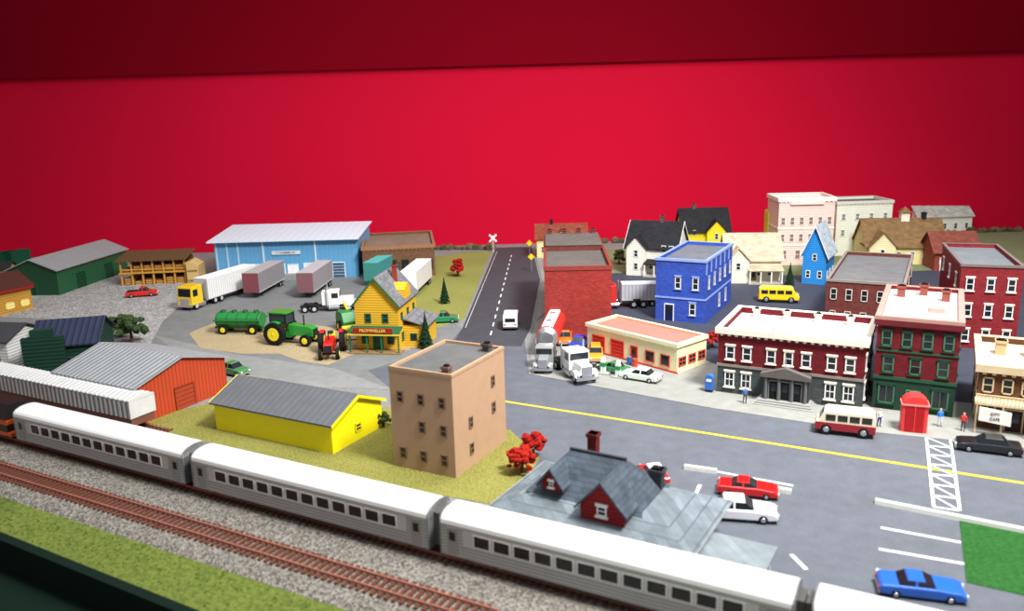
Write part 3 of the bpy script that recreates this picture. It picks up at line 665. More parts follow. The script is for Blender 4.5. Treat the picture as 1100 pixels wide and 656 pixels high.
r,W,D,H,rh=gableb('house','pale yellow house with wide brown roof and cupola',(930,284),(1014,284),264,10,3,'x',mat((240,224,160),'siding',col2=(210,194,134),scale=.35),BRR,yr=235,wins=[('F',1.2,1.4,1,6),('R',1.2,1.4,.9,2)],doors=[('F',.55,1,2.1,WHITE)]); crossg(r,W,D,H,rh,0.2,W*.35,mat((244,230,184),'siding',scale=.35),BRR); chimney(r,W*.8,D/2,H+1.4,H+rh+1.2,BKR,.4)
cu=MB().box(W*.55-.8,W*.55+.8,D/2-.8,D/2+.8,H+rh-.5,H+rh+1.3,IV).obj('cupola',r)
MB().add([(W*.55-1.1,D/2-1.1,H+rh+1.3),(W*.55+1.1,D/2-1.1,H+rh+1.3),(W*.55+1.1,D/2+1.1,H+rh+1.3),(W*.55-1.1,D/2+1.1,H+rh+1.3),(W*.55,D/2,H+rh+2.5)],[(3,2,1,0),(0,1,4),(1,2,4),(2,3,4),(3,0,4)],BRR).obj('cupola_roof',cu)
r,W,D,H,rh=gableb('house','white house with pale grey roof near the wall',(985,252),(1043,250),233,7,2,'x',WS,mat((200,200,190),'shingle',col2=(160,160,152)),yr=220,wins=[('F',1.2,1.4,.9,5)],o=.4)
r,W,D,H,rh=gableb('house','brick house with brown-red roof',(1003,291),(1050,291),270,8,2.5,'x',mat((160,74,60),'brick',col2=(120,54,46)),mat((140,74,60),'shingle',col2=(106,58,48)),yr=249,wins=[('F',1.2,1.4,.9,3)],doors=[('F',.2,1,2.1,WHITE)])
flatb('shop_building','narrow yellow-green building beside the hotel',(823,278),(832,278),228,5,mat((216,216,70)),GR,wins=[('F',2,1.4,.8,1),('F',5,1.4,.8,1)])
# ---- front house with slate roof
z=3.0
a=G(522,542,z); b=G(745,598,z); v=b-a; ang=math.atan2(v.y,v.x); W=v.length; yv=Vector((-sin(ang),cos(ang),0)); D=(G(735,524,z)-a).dot(yv); D=max(9,min(D,15))
a.z=0
SL=mat((120,130,136),'shingle',col2=(86,94,100),rough=.9,var=.18); SLP=mat((136,146,150),'shingle',col2=(104,112,118),rough=.9,var=.15); SL2=mat((78,88,98),'shingle',col2=(52,58,66),rough=.9,var=.2); MR=mat((136,32,36),'siding',col2=(104,24,28),scale=.3)
r=root('station_house','house with dark slate roofs, maroon gables and brick chimney','house',a,ang)
MB().box(2,W-2,2,D-1,0,3.1,MR).obj('walls',r)
MB().frus((0,W,0,D),(3.5,W-3.5,3.0,D-2.2),2.8,3.8,SL).box(0,W,0,D,2.7,2.82,mat((140,146,150))).obj('lower_roof',r)
MB().box(W-1,W+4.5,-.5,5.0,2.2,2.4,SLP).obj('platform_roof',r)
for (x,y) in((W+4,0),(W+4,4.5),(W+1.5,0)): MB().box(x-.12,x+.12,y-.12,y+.12,0,2.2,WHITE).obj('post',r)
x0,x1=W*.13,W*.72; y0,y1=2.4,D-1.2; zc=6.5; ym=(y0+y1)/2
mb=MB(); mb.add([(x0,y0,3.6),(x1,y0,3.6),(x1,y1,3.6),(x0,y1,3.6),(x0+2.6,ym,zc),(x1-2.6,ym,zc)],[(0,1,5,4),(1,2,5),(2,3,4,5),(3,0,4),(3,2,1,0)],SL2); mb.obj('upper_roof',r)
MB().box(x0+2.5,x1-2.5,ym-.12,ym+.12,zc-.05,zc+.12,mat((56,60,66))).obj('ridge_cap',r)
def dormer(nm,xc,yf,w,zb,h,dep):
    mb=MB(); mb.prism([(xc-w/2,zb),(xc+w/2,zb),(xc+w/2,zb+h*.4),(xc,zb+h),(xc-w/2,zb+h*.4)],'y',yf,yf+dep,MR); dd=mb.obj(nm,r,label='maroon gable with white window')
    mb=MB(); rslab(mb,'y',w,zb+h*.4,h*.6,.35,yf-.4,yf+dep,.2,SL2,s0=xc-w/2); mb.obj('dormer_roof',dd)
    inst(winmesh(w*.22,h*.24,WHITE,DGL,WHITE,1,2),'window',dd,(xc,yf,zb+h*.2)); return dd
dormer('front_gable',W*.56,1.2,W*.21,3.1,3.2,4.0)
dormer('dormer',W*.27,2.5,1.6,4.1,1.8,2.4)
CH=mat((124,38,34),'brick',col2=(86,30,28))
x=W*.34; MB().box(x-.38,x+.38,D-2.4,D-1.64,4,7.2,CH).box(x-.48,x+.48,D-2.5,D-1.54,6.9,7.2,CH).obj('chimney',r,label='red brick chimney')
chimney(r,W*.68,D-2.4,3.8,5.4,mat((60,60,66)),.45)
# ---------------- vehicles ----------------
def car(px,py,ang,L,W,H,col,label,style='sedan',col2=None,name='car',group=None):
    p=G(px,py); r=root(name,label,{'van':'van','pickup':'pickup truck'}.get(style,'car'),p+Vector((0,0,.1 if 560<px and py<480 else .04)),rad(ang),group)
    m=paint(col); m2=paint(col2) if col2 else m; wr=H*.21; hw=W/2
    def X(t): return t*L
    if style in('sedan','sports','pickup','wagon'):
        rh=.6 if style!='sports' else .66
        prof=[(X(-.5),H*.2),(X(-.5),H*.5),(X(-.47),H*rh),(X(-.2),H*(rh+.02)),(X(.17),H*(rh+.02)),(X(.42),H*(rh-.06)),(X(.5),H*.45),(X(.5),H*.2),(X(.4),H*.15),(X(-.4),H*.15)]
        MB().prism(prof,'y',-hw,hw,m).obj('body',r,bevel=.1*W/2)
        c={'sedan':(-.3,.2,-.2,.07),'sports':(-.28,.16,-.17,.02),'wagon':(-.47,.2,-.42,.07),'pickup':(-.08,.24,-.04,.12)}[style]
        MB().frus((X(c[0]),X(c[1]),-hw*.86,hw*.86),(X(c[2]),X(c[3]),-hw*.7,hw*.7),H*rh,H*.95,DGL).obj('windows',r)
        mb=MB().frus((X(c[2])-.04,X(c[3])+.04,-hw*.72,hw*.72),(X(c[2])+.06,X(c[3])-.06,-hw*.64,hw*.64),H*.93,H,m2)
        mid=(c[2]+c[3])/2
        for sg in(-1,1): mb.hexa([(X(mid)-.07,sg*hw*.87-.02,H*rh),(X(mid)+.07,sg*hw*.87-.02,H*rh),(X(mid)+.07,sg*hw*.87+.02,H*rh),(X(mid)-.07,sg*hw*.87+.02,H*rh)],[(X(mid)-.07,sg*hw*.71-.02,H*.95),(X(mid)+.07,sg*hw*.71-.02,H*.95),(X(mid)+.07,sg*hw*.71+.02,H*.95),(X(mid)-.07,sg*hw*.71+.02,H*.95)],m)
        mb.obj('roof',r)
        if style=='pickup': MB().box(X(-.46),X(-.12),-hw*.8,hw*.8,H*.6,H*.64,BLACK).obj('cargo_bed',r)
    else:
        prof=[(X(-.5),H*.18),(X(-.5),H*.85),(X(-.46),H*.97),(X(-.4),H),(X(.3),H),(X(.36),H*.95),(X(.44),H*.58),(X(.5),H*.5),(X(.5),H*.18)]
        MB().prism(prof,'y',-hw,hw,m2).obj('body',r,bevel=.12*W/2)
        if col2: MB().prism([(X(-.5)-.02,H*.17),(X(-.5)-.02,H*.52),(X(.47),H*.52),(X(.5)+.02,H*.48),(X(.5)+.02,H*.17)],'y',-hw-.02,hw+.02,m).obj('lower_panel',r,bevel=.08)
        for sg in(-1,1):
            for k in range(4 if style=='van' else 3):
                x0=-.44+k*.2
                MB().box(X(x0),X(x0+.165),sg*(hw+.01)-.02,sg*(hw+.01)+.02,H*.6,H*.85,DGL).obj('window',r)
        MB().hexa([(X(.43)+.03,-hw*.82,H*.62),(X(.43)+.03,hw*.82,H*.62),(X(.43)-.1,hw*.82,H*.62),(X(.43)-.1,-hw*.82,H*.62)],[(X(.365)+.03,-hw*.78,H*.92),(X(.365)+.03,hw*.78,H*.92),(X(.365)-.1,hw*.78,H*.92),(X(.365)-.1,-hw*.78,H*.92)],DGL).obj('windshield',r)
        MB().box(X(-.5)-.03,X(-.5)+.02,-hw*.7,hw*.7,H*.6,H*.85,DGL).obj('rear_window',r)
    MB().box(X(.5)-.05,X(.5)+.08,-hw*.95,hw*.95,H*.2,H*.3,CHROME).obj('bumper',r); MB().box(X(-.5)-.08,X(-.5)+.05,-hw*.95,hw*.95,H*.2,H*.3,CHROME).obj('bumper',r)
    hl=MB().cyl((0,0,0),(.08,0,0),.13,.11,mat((245,245,225),rough=.2),10).mesh('headlight')
    tl=MB().box(-.05,.03,-.15,.15,-.08,.08,mat((190,20,20),rough=.3)).mesh('tail_light')
    for sg in(-1,1):
        inst(hl,'headlight',r,(X(.5),sg*hw*.68,H*.4)); inst(tl,'tail_light',r,(X(-.5),sg*hw*.72,H*.42))
        for xx in(-.31,.31): wheel(r,X(xx),sg*(hw-.08),wr,.24)
    return r
car(549,351,87,5.0,2.2,2.3,(246,246,244),'white van driving on the side road','van')
car(907,465,E1+180+5,5.6,2.2,2.5,(150,20,34),'maroon and cream vintage van on the main street','van',col2=(238,226,200))
car(836,324,E1+12,6.4,2.6,2.5,(246,204,20),'yellow panel van parked behind the town hall','van')
car(1061,484,E1+184,5.5,2.1,1.55,(26,26,30),'black car on the main street','sedan')
car(688,408,E1+175,5.0,2.0,1.5,(222,236,226),'white sedan at the gas station','sedan')
car(659,400,E1+165,4.0,1.8,1.4,(40,120,70),'small green car beside the gas pumps','sedan')
car(793,555,E1+16,6.0,2.2,1.75,(244,244,246),'white sedan in a parking space','sedan')
car(803,530,E1+10,5.0,2.0,1.35,(206,24,26),'red sports car in a parking space','sports')
car(988,637,E1+12,5.4,2.1,1.35,(36,100,204),'blue sports car parked near the grass','sports')
car(622,374,-110,4.6,1.9,1.7,(30,64,190),'blue car at the gas station','sedan')
car(607,368,-95,4.6,1.9,1.8,(226,112,30),'orange pickup beside the fuel truck','pickup',name='pickup_truck')
car(640,386,-95,4.6,1.9,1.8,(232,150,40),'orange car outside the garage doors','wagon')
car(153,318,15,5.6,2.1,1.8,(206,30,30),'red pickup on the gravel','pickup',name='pickup_truck')
car(475,346,5,5.2,2.1,1.8,(30,130,84),'green pickup beside the grass','pickup',name='pickup_truck')
car(702,515,100,3.8,1.8,1.5,(200,40,40),'red and white car behind the slate-roofed house','sedan',col2=(240,240,240))
car(252,402,-30,4.2,1.9,1.7,(70,130,80),'green car behind the orange warehouse','sedan')
def trailer(px,py,ang,L,col,label,front=None,H=4.0,W=2.6):
    r=root('semi_trailer',label,'trailer',G(px,py),rad(ang))
    m=mat(col,'corrx',col2=tuple(int(c*.85) for c in col),scale=.6,rough=.6,bump=.2)
    MB().box(0,L,-W/2,W/2,1.2,H,m).obj('body',r)
    if front: MB().box(-.06,0,-W/2,W/2,1.2,H,mat(front)).obj('nose_panel',r)
    MB().box(0,L,-W/2-.03,W/2+.03,H-.12,H+.03,mat(tuple(min(255,c+22) for c in col))).obj('roof',r)
    MB().box(0,L,-W/2-.03,W/2+.03,1.15,1.32,mat((190,190,190))).obj('floor_rail',r)
    MB().box(.5,L-.3,-.5,.5,.85,1.2,DK).obj('chassis',r)
    for sg in(-1,1): MB().box(2.8,3.0,sg*.8-.1,sg*.8+.1,0,1.2,DK).obj('landing_leg',r)
    for xx in(L-1.2,L-2.4):
        for sg in(-1,1): wheel(r,xx,sg*(W/2-.3),.5,.5,mat((150,150,150)))
    return r
def semi(px,py,ang,col,label,coe=False,sc=1.0,stk=True):
    r=root('truck_tractor',label,'truck',G(px,py)+Vector((0,0,.1 if px>560 else .03)),rad(ang)); m=paint(col); r.scale=(sc,)*3
    if coe:
        MB().prism([(.4,.7),(2.6,.7),(2.6,1.8),(2.45,3.2),(.4,3.3)],'y',-1.2,1.2,m).obj('cab',r,bevel=.08)
        MB().hexa([(2.62,-1.0,1.9),(2.62,1.0,1.9),(2.5,1,1.9),(2.5,-1,1.9)],[(2.5,-1,2.95),(2.5,1,2.95),(2.4,1,2.95),(2.4,-1,2.95)],DGL).obj('windshield',r)
        MB().box(2.58,2.66,-.7,.7,.9,1.6,CHROME).obj('grille',r); MB().box(2.6,2.8,-1.2,1.2,.5,.8,CHROME).obj('bumper',r)
        for sg in(-1,1): MB().box(1.4,2.3,sg*1.21-.02,sg*1.21+.02,1.9,2.8,DGL).obj('side_window',r)
        fx=1.7
    else:
        MB().box(.0,1.6,-1.15,1.15,.9,2.9,m).box(-.9,0,-1.0,1.0,.9,2.8,m).obj('cab',r,bevel=.08)
        MB().frus((1.5,3.6,-.75,.75),(1.5,3.55,-.62,.62),.9,1.95,m).obj('hood',r,bevel=.08)
        MB().box(1.58,1.66,-1.0,1.0,2.05,2.7,DGL).obj('windshield',r)
        MB().box(3.58,3.68,-.55,.55,.8,1.8,CHROME).obj('grille',r); MB().box(3.65,3.85,-1.2,1.2,.45,.75,CHROME).obj('bumper',r)
        for sg in(-1,1):
            MB().box(.5,1.4,sg*1.16-.02,sg*1.16+.02,1.95,2.65,DGL).obj('side_window',r)
            MB().prism([(2.3,.8),(2.4,1.15),(2.7,1.3),(3.1,1.3),(3.4,1.15),(3.55,.75)],'y',sg*1.0-.25,sg*1.0+.25,m).obj('fender',r)
            MB().cyl((3.6,sg*.85,1.15),(3.75,sg*.85,1.15),.16,.16,WHITE,10).obj('headlight',r)
        fx=2.9
    if stk:
        for sg in(-1,1): MB().cyl((-.2,sg*1.25,.8),(-.2,sg*1.25,3.6),.1,.1,CHROME,8).obj('exhaust_stack',r)
    MB().box(-4,fx+.4,-.45,.45,.6,.85,DK).obj('frame',r)
    MB().cyl((-2.6,0,.85),(-2.6,0,1.1),.6,.6,DK).obj('coupling_plate',r)
    for sg in(-1,1):
        MB().cyl((.0,sg*.95,.6),(1.5,sg*.95,.6),.32,.32,CHROME).obj('fuel_tank',r)
        wheel(r,fx,sg*1.0,.5,.3,mat((200,200,200)))
        for xx in(-2.0,-3.3): wheel(r,xx,sg*.95,.5,.55,mat((190,190,190)))
    return r
semi(214,329,-110,(236,200,36),'yellow cab-over truck pulling a white trailer',coe=True,sc=1.3)
trailer(218,328,70,14,(236,236,234),'long white trailer behind the yellow truck',H=4.9,W=2.9)
trailer(271,321,84,13,(150,144,146),'grey trailer with maroon nose at the loading dock',front=(126,70,76),H=4.8,W=3.0)
trailer(329,321,86,13,(158,154,158),'silver-grey trailer backed to the loading dock',front=(130,90,94),H=4.8,W=3.0)
trailer(399,308,78,10.5,(66,150,148),'teal trailer beside the brown warehouse',front=(66,136,126),H=4.7,W=2.8)
trailer(440,319,83,13,(236,236,234),'white trailer parked beside the grass',front=(240,240,240),H=4.7,W=2.9)
semi(354,333,8,(240,240,240),'white truck tractor parked on the lot',sc=1.2)
semi(664,330,182,(206,40,36),'red truck cab behind the brick building',coe=True,sc=1.2)
trailer(667,328,-3,7.5,(176,176,184),'small grey trailer behind the brick building',H=3.9)
semi(616,402,-72,(236,238,236),'white fuel truck tractor with chrome grille',sc=1.2)
semi(586,393,-98,(150,156,154),'silver-green truck tractor pulling the tank trailer',sc=1.0)
r=root('tank_trailer','red and silver tank trailer','trailer',G(588,384)+Vector((0,0,.1)),rad(80))
MB().cyl((0,0,2.7),(14,0,2.7),1.55,1.55,mat((202,48,38),rough=.35),24).obj('tank',r,smooth=False)
MB().cyl((.01,0,2.7),(-.5,0,2.7),1.5,.9,CHROME,24).obj('tank_end',r)
MB().prism([(-.8,3.9),(.8,3.9),(.7,4.3),(-.7,4.3)],'x',.3,13.7,mat((232,232,232))).obj('top_walkway',r)
for k in range(3): MB().cyl((2.5+k*4.3,0,4.2),(2.5+k*4.3,0,4.5),.4,.4,CHROME).obj('hatch',r)
MB().box(.3,13.2,-.4,.4,.8,1.3,DK).obj('chassis',r)
for xx in(11.6,13):
    for sg in(-1,1): wheel(r,xx,sg*.95,.5,.5,CHROME)
for sg in(-1,1): MB().box(2.3,2.5,sg*.8-.1,sg*.8+.1,0,1.3,DK).obj('landing_leg',r)
# ---------------- tractors ----------------
def tractor(px,py,ang,sc,col,wc,label,cab):
    r=root('farm_tractor',label,'tractor',G(px,py)+Vector((0,0,.05)),rad(ang)); r.scale=(sc,)*3; m=paint(col); w=mat(wc,rough=.5)
    MB().prism([(.3,.75),(2.6,.75),(2.65,1.45),(2.3,1.6),(.3,1.7)],'y',-.4,.4,m).obj('hood',r,bevel=.05)
    MB().box(2.6,2.68,-.35,.35,.8,1.4,DK).obj('grille',r)
    MB().box(-1.2,.4,-.35,.35,.55,1.1,m).obj('transmission',r)
    MB().box(-.9,-.4,-.3,.3,1.15,1.3,mat(wc)).box(-1.0,-.88,-.3,.3,1.15,1.8,mat(wc)).obj('seat',r)
    MB().cyl((.25,0,1.5),(-.1,0,1.9),.03,.03,DK,6).cyl((-.12,0,1.88),(-.1,0,1.92),.25,.25,DK,12).obj('steering_wheel',r)
    MB().cyl((1.6,0,1.6),(1.6,0,2.5),.06,.06,DK,8).obj('exhaust',r)
    for sg in(-1,1):
        wheel(r,-.7,sg*.95,.95,.5,w,'rear_wheel',rr=.6); wheel(r,2.1,sg*.75,.5,.3,w,'front_wheel',rr=.55)
        P=[(-.7+1.05*cos(t),.95+1.05*sin(t)) for t in [rad(60+15*k) for k in range(7)]]
        Q=[(-.7+1.0*cos(t),.95+1.0*sin(t)) for t in [rad(150-15*k) for k in range(7)]]
        MB().prism(P+Q,'y',sg*.85-.2,sg*.85+.2,m).obj('fender',r)
    MB().box(2.0,2.2,-.75,.75,.45,.6,DK).obj('front_axle',r); MB().cyl((-.7,-.9,.95),(-.7,.9,.95),.15,.15,DK).obj('rear_axle',r)
    if cab:
        for x in(-1.3,.25):
            for sg in(-1,1): MB().box(x-.04,x+.04,sg*.6-.04,sg*.6+.04,1.1,2.6,DK).obj('cab_post',r)
        MB().box(-1.4,.4,-.72,.72,2.6,2.75,m).obj('cab_roof',r,bevel=.05)
        MB().box(-1.28,.23,-.58,.58,1.75,2.6,mat((50,60,64),rough=.2)).obj('cab_glass',r)
tractor(311,368,-20,1.75,(36,150,54),(244,222,30),'green tractor with yellow wheels and cab',True)
tractor(357,379,-85,1.55,(216,34,30),(232,212,60),'red vintage tractor with yellow wheels',False)
g=mat((32,124,56),rough=.45); gd=mat((24,96,44),rough=.5); yw=mat((232,210,44),rough=.5)
r=root('farm_wagon','green rounded tank wagon with side rails','farm wagon',G(260,357),rad(-8))
n=14
MB().prism([(1.45*cos(2*pi*k/n),2.15+1.15*sin(2*pi*k/n)) for k in range(n)],'x',-3.6,3.6,g).obj('tank',r,bevel=.1)
for s in(-1.6,1.45): MB().box(-3.8,3.8,s,s+.15,2.2,2.38,g).obj('side_rail',r)
for k in range(5): MB().prism([(1.5*cos(2*pi*q/n),2.15+1.2*sin(2*pi*q/n)) for q in range(n)],'x',-3.4+k*1.65,-3.25+k*1.65,gd).obj('tank_band',r)
for k in range(4): MB().cyl((-2.7+k*1.8,0,3.2),(-2.7+k*1.8,0,3.6),.45,.4,gd).obj('hatch',r)
MB().box(-4.2,4.4,-.3,.3,.7,1.05,g).cyl((4.2,0,.85),(5.4,0,.6),.1,.1,DK,8).obj('drawbar',r)
for xx in(-2.4,2.4):
    for sg in(-1,1): wheel(r,xx,sg*1.3,.75,.4,yw)
r=root('farm_baler','green and yellow harvesting machine behind the red tractor','farm implement',G(372,354),rad(-60))
MB().prism([(-1.8,.8),(1.6,.8),(1.9,1.6),(1.0,3.0),(-1.2,3.0),(-1.8,2.2)],'y',-1.0,1.0,g).obj('body',r,bevel=.08)
MB().cyl((1.9,-1.3,.7),(1.9,1.3,.7),.45,.45,yw,12).obj('reel',r)
MB().cyl((-.5,.6,3.0),(-2.2,.6,4.0),.2,.2,yw,8).obj('chute',r)
for sg in(-1,1): wheel(r,0,sg*1.15,.8,.35,yw)
r=root('farm_plow','red and green plow implement on the dirt','farm implement',G(376,372),rad(-80))
MB().box(-2,2,-.12,.12,.9,1.1,mat((190,40,30))).box(-.1,.1,-1.4,1.4,.9,1.1,g).obj('beam',r)
for k in range(4): MB().prism([(-1.6+k,.9),(-1.4+k,.9),(-1.2+k,.1),(-1.5+k,0)],'y',-.2,.2,CHROME).obj('blade',r)
for sg in(-1,1): wheel(r,0,sg*1.4,.6,.25,yw)
# ---------------- plants ----------------
def bush(px,py,rad_,col,label,trunk=.6,n=10,sq=.85,name='tree',cat='tree'):
    r=root(name,label,cat,G(px,py)); c2=tuple(int(c*.5) for c in col); m=mat(col,'leaf',col2=c2,rough=.95)
    MB().cyl((0,0,0),(0,0,trunk+rad_*.5),rad_*.12,rad_*.08,mat((80,56,36)),8).obj('trunk',r)
    mb=MB()
    for k in range(n*3):
        t=random.uniform(0,2*pi); ph=random.uniform(-.5,1.3); q=random.uniform(.3,.8)*rad_
        mb.ball((q*cos(t)*cos(ph),q*sin(t)*cos(ph),trunk+rad_*.75+q*sin(ph)),rad_*random.uniform(.16,.32),m,jit=.32,sq=sq,sub=1)
    mb.obj('foliage',r)
bush(561,508,1.6,(220,44,26),'bright red foliage bush beside the tan building',.2,18)
bush(573,492,1.5,(210,40,30),'red foliage bush behind the slate-roofed house',.2,18)
bush(492,297,1.9,(210,38,32),'small red autumn tree on the grass',.6,14)
bush(142,368,2.4,(76,100,56),'leafy dark green bush beside the navy roof',.6,20)
bush(130,362,2.0,(84,104,58),'dark green leafy tree beside the navy roof',.6,16)
bush(765,374,1.4,(200,50,36),'red bush beside the gas station',.4)
bush(412,458,1.0,(76,92,44),'dark green shrub next to the yellow warehouse',.1)
bush(665,284,1.7,(106,106,66),'olive shrub between houses',.4); bush(845,268,1.6,(86,92,56),'olive shrub next to the hotel',.4)
bush(1052,292,1.8,(90,88,60),'brown-green tree beside the brick house',.5); bush(752,290,1.5,(84,96,56),'green shrub behind the blue building',.4)
def conifer(px,py,h,label):
    r=root('pine_tree',label,'tree',G(px,py)); m=mat((30,66,40),'leaf',col2=(14,34,20),rough=.95)
    MB().cyl((0,0,0),(0,0,h*.9),h*.03,h*.01,mat((70,48,30)),8).obj('trunk',r); mb=MB()
    for k in range(7):
        z=h*(.1+.12*k); rr=h*.24*(1-k/7.6); vs=[]
        for i in range(16):
            t=2*pi*i/16+k; q=rr*(1 if i%2 else .68)*random.uniform(.85,1.15); vs.append((q*cos(t),q*sin(t),z-(.04*h if i%2 else 0)))
        vs.append((0,0,z+h*.24)); vs.append((0,0,z+.02)); 
        mb.add(vs,[(i,(i+1)%16,16) for i in range(16)]+[((i+1)%16,i,17) for i in range(16)],m)
    mb.obj('foliage',r)
conifer(478,326,4.6,'small dark pine tree by the side road'); conifer(458,374,5.2,'dark pine tree next to the feed store')
conifer(848,308,4.4,'dark pine tree beside the blue house'); conifer(970,282,5,'dark pine tree in front of the brown-roofed house')
conifer(1016,292,4,'dark pine tree beside the brick house')
for (xa,xb,y,n) in ((640,1110,258,60),(436,526,268,14)):
    for k in range(n):
        px=xa+(xb-xa)*k/(n-1); py=y-(px-640)*.03 if xa>600 else y
        b=G(px,py); b.y=min(b.y,YW-2.6); rr=random.uniform(.7,1.3)
        mb=MB(); c=random.choice([(120,108,80),(96,96,66),(136,118,94)])
        for q in range(4): mb.ball((random.uniform(-.8,.8),random.uniform(-.4,.4),rr*.5),rr*random.uniform(.5,.8),mat(c,'leaf',rough=.95),jit=.25,sub=1)
        o=mb.obj('shrub',loc=(b.x,b.y,0)); tag(o,'low dry scrub along the base of the wall','shrub',None,'scrub along the wall')
# ---------------- road markings ----------------
def line(name,label,p0,p1,w,m,z=.04,h=.02,cat='road marking'):
    a=G(*p0);b=G(*p1);v=b-a; r=MB().box(0,v.length,-w/2,w/2,0,h,m).obj(name,loc=(a.x,a.y,z),rot=math.atan2(v.y,v.x)); return tag(r,label,cat)
YP=mat((232,196,50),rough=.6,var=.15); WP=mat((228,228,222),rough=.6,var=.15)
line('centre_line','yellow painted line along the main street',(505,425.5),(1180,532),.42,YP)
a=G(527,360);b=G(550,272); n=14
for k in range(n):
    p=a.lerp(b,k/n); q=a.lerp(b,(k+.45)/n); v=q-p
    tag(MB().box(0,v.length,-.11,.11,0,.02,WP).obj('lane_dash',loc=(p.x,p.y,.04),rot=math.atan2(v.y,v.x)),'short white dash down the side road','road marking',None,'side road dashes')
line('edge_line','white line on the side road edge',(500,352),(534,270),.08,WP)
r=root('ladder_crosswalk','white painted ladder-pattern crosswalk on the street','road marking',(0,0,.05))
A0,A1=G(995,470),G(1003,545); B0,B1=G(1021,472),G(1031,549)
def seg(p,q,w):
    v=q-p; MB().box(0,v.length,-w/2,w/2,0,.02,WP).obj('stripe',r,loc=(p.x,p.y,0),rot=math.atan2(v.y,v.x))
seg(A0,A1,.25); seg(B0,B1,.25)
for k in range(8):
    seg(A0.lerp(A1,k/7),B0.lerp(B1,k/7),.25)
    if k<7: seg(A0.lerp(A1,k/7),B0.lerp(B1,(k+1)/7),.18)
for (p,q) in (((737,552),(752,521)),((771,507),(852,522)),((946,567),(1032,583)),((944,590),(1036,606)),((941,612),(1035,632)),((850,596),(866,612))):
    line('parking_line','white parking space line on the asphalt',p,q,.3,WP)
CB=mat((196,196,190),rough=.8)
for (p,q) in (((772,517),(850,530)),((940,540),(1100,572)),((735,503),(770,508))):
    a=G(*p);b=G(*q);v=b-a
    tag(MB().prism([(-.3,0),(.3,0),(.22,.35),(-.22,.35)],'x',0,v.length,CB).obj('parking_curb',loc=(a.x,a.y,.03),rot=math.atan2(v.y,v.x)),'low pale concrete curb at the parking lot','curb')
# ---------------- signs, mailbox ----------------
r=root('railroad_crossing_sign','white crossbuck railroad crossing sign on a post','sign',G(530,271))
MB().cyl((0,0,0),(0,0,4),.1,.1,mat((210,210,210)),8).obj('post',r)
for s in(-1,1):
    o=MB().box(-1.2,1.2,-.05,.05,-.2,.2,WHITE).obj('crossbuck_board',r,loc=(0,-.1-.06*(s>0),3.4)); o.rotation_euler=(0,s*rad(45),0)
for (x,y) in((571,292),(569,276)):
    r=root('warning_sign','yellow diamond warning sign on a post','sign',G(x,y),0,'yellow warning signs')
    MB().cyl((0,0,0),(0,0,3.4),.08,.08,mat((120,120,120)),8).obj('post',r)
    o=MB().box(-.5,.5,-.04,.04,-.5,.5,mat((236,200,30))).obj('sign_plate',r,loc=(0,-.12,3.2)); o.rotation_euler=(0,rad(45),0)
r=root('mailbox','blue mailbox on the sidewalk','mailbox',G(762,421)+Vector((0,0,.1)),rad(E1))
MB().prism([(-.45,.3),(.45,.3),(.45,1.7)]+[(.45*cos(t),1.7+.4*sin(t)) for t in [pi*k/6 for k in range(1,6)]]+[(-.45,1.7)],'y',-.4,.4,mat((60,110,190))).obj('body',r)
MB().box(-.4,.4,-.35,.35,0,.3,DK).obj('base',r); MB().box(-.3,.3,-.44,-.4,1.3,1.6,WHITE).obj('slot',r)
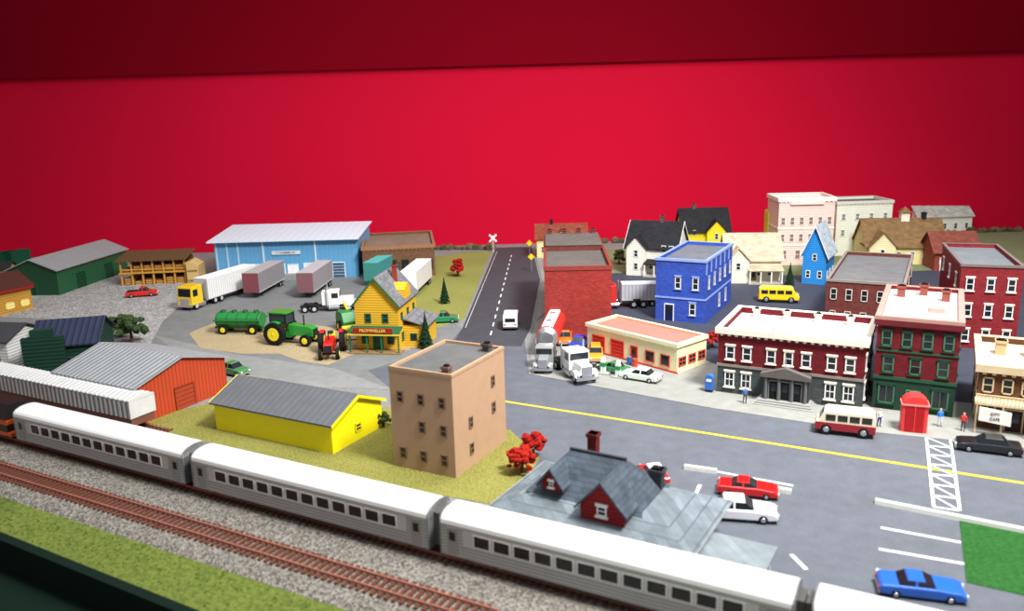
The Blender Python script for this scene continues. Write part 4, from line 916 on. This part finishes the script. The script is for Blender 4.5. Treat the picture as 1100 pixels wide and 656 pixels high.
# ---------------- people ----------------
def person(px,py,ang,c,c2,label):
    me=bpy.data.meshes.new('body')
    V=[(0,0,.95),(0,0,1.2),(0,0,1.42),(0,0,1.54),(0,.01,1.68),(0,.0,1.78),(.2,0,1.4),(.27,.03,1.12),(.25,-.08,.88),(-.2,0,1.4),(-.27,.03,1.12),(-.24,-.1,.9),(.1,0,.88),(.12,-.04,.48),(.12,.04,.08),(.13,-.12,.03),(-.1,0,.88),(-.12,.05,.48),(-.12,.1,.08),(-.13,-.04,.03)]
    E=[(0,1),(1,2),(2,3),(3,4),(4,5),(2,6),(6,7),(7,8),(2,9),(9,10),(10,11),(0,12),(12,13),(13,14),(14,15),(0,16),(16,17),(17,18),(18,19)]
    Rr=[.16,.15,.17,.06,.11,.08,.07,.055,.04,.07,.055,.04,.1,.075,.05,.04,.1,.075,.05,.04]
    me.from_pydata(V,E,[]); me.materials.append(mat(c,'cloth',col2=c2))
    o=bpy.data.objects.new('person',me); COL.objects.link(o); o.location=G(px,py)+Vector((0,0,.1)); o.rotation_euler[2]=rad(ang); o.scale=(1.12,)*3
    sk=o.modifiers.new('skin','SKIN'); 
    for i,v in enumerate(me.skin_vertices[0].data): v.radius=(Rr[i],Rr[i]*.85); v.use_root=(i==0)
    sb=o.modifiers.new('sub','SUBSURF'); sb.levels=1; sb.render_levels=2
    tag(o,label,'person')
person(1009,459,0,(60,130,220),(220,220,230),'person in blue shirt and pale trousers standing on the sidewalk')
person(944,459,20,(226,222,216),(50,60,120),'person in white shirt and blue trousers standing by the shop')
person(1034,464,-30,(200,60,60),(60,60,70),'person in red shirt walking on the sidewalk')
person(800,434,10,(80,110,170),(70,60,50),'person in blue shirt standing near the town hall steps')
# ---------------- lights ----------------
def area(loc,tgt,size,sy,e,col=(1,1,1)):
    l=bpy.data.lights.new('ceiling_light','AREA'); l.shape='RECTANGLE'; l.size=size; l.size_y=sy; l.energy=e; l.color=col
    o=bpy.data.objects.new('ceiling_light',l); COL.objects.link(o); o.location=loc
    o.rotation_euler=(Vector(tgt)-Vector(loc)).to_track_quat('-Z','Y').to_euler(); return o
def spot(loc,tgt,ang,blend,e,rad_=12,col=(1,1,1)):
    l=bpy.data.lights.new('spot_light','SPOT'); l.spot_size=rad(ang); l.spot_blend=blend; l.energy=e; l.shadow_soft_size=rad_; l.color=col
    o=bpy.data.objects.new('spot_light',l); COL.objects.link(o); o.location=loc
    o.rotation_euler=(Vector(tgt)-Vector(loc)).to_track_quat('-Z','Y').to_euler(); return o
spot((58,30,122),(20,110,0),86,1.0,1900000,16,(1,.985,.96))
area((15,100,140),(12,125,0),110,60,150000,(.95,.98,1))
w=bpy.data.worlds.new('world'); S.world=w; w.use_nodes=True
w.node_tree.nodes['Background'].inputs[0].default_value=(.9,.95,1,1); w.node_tree.nodes['Background'].inputs[1].default_value=.42
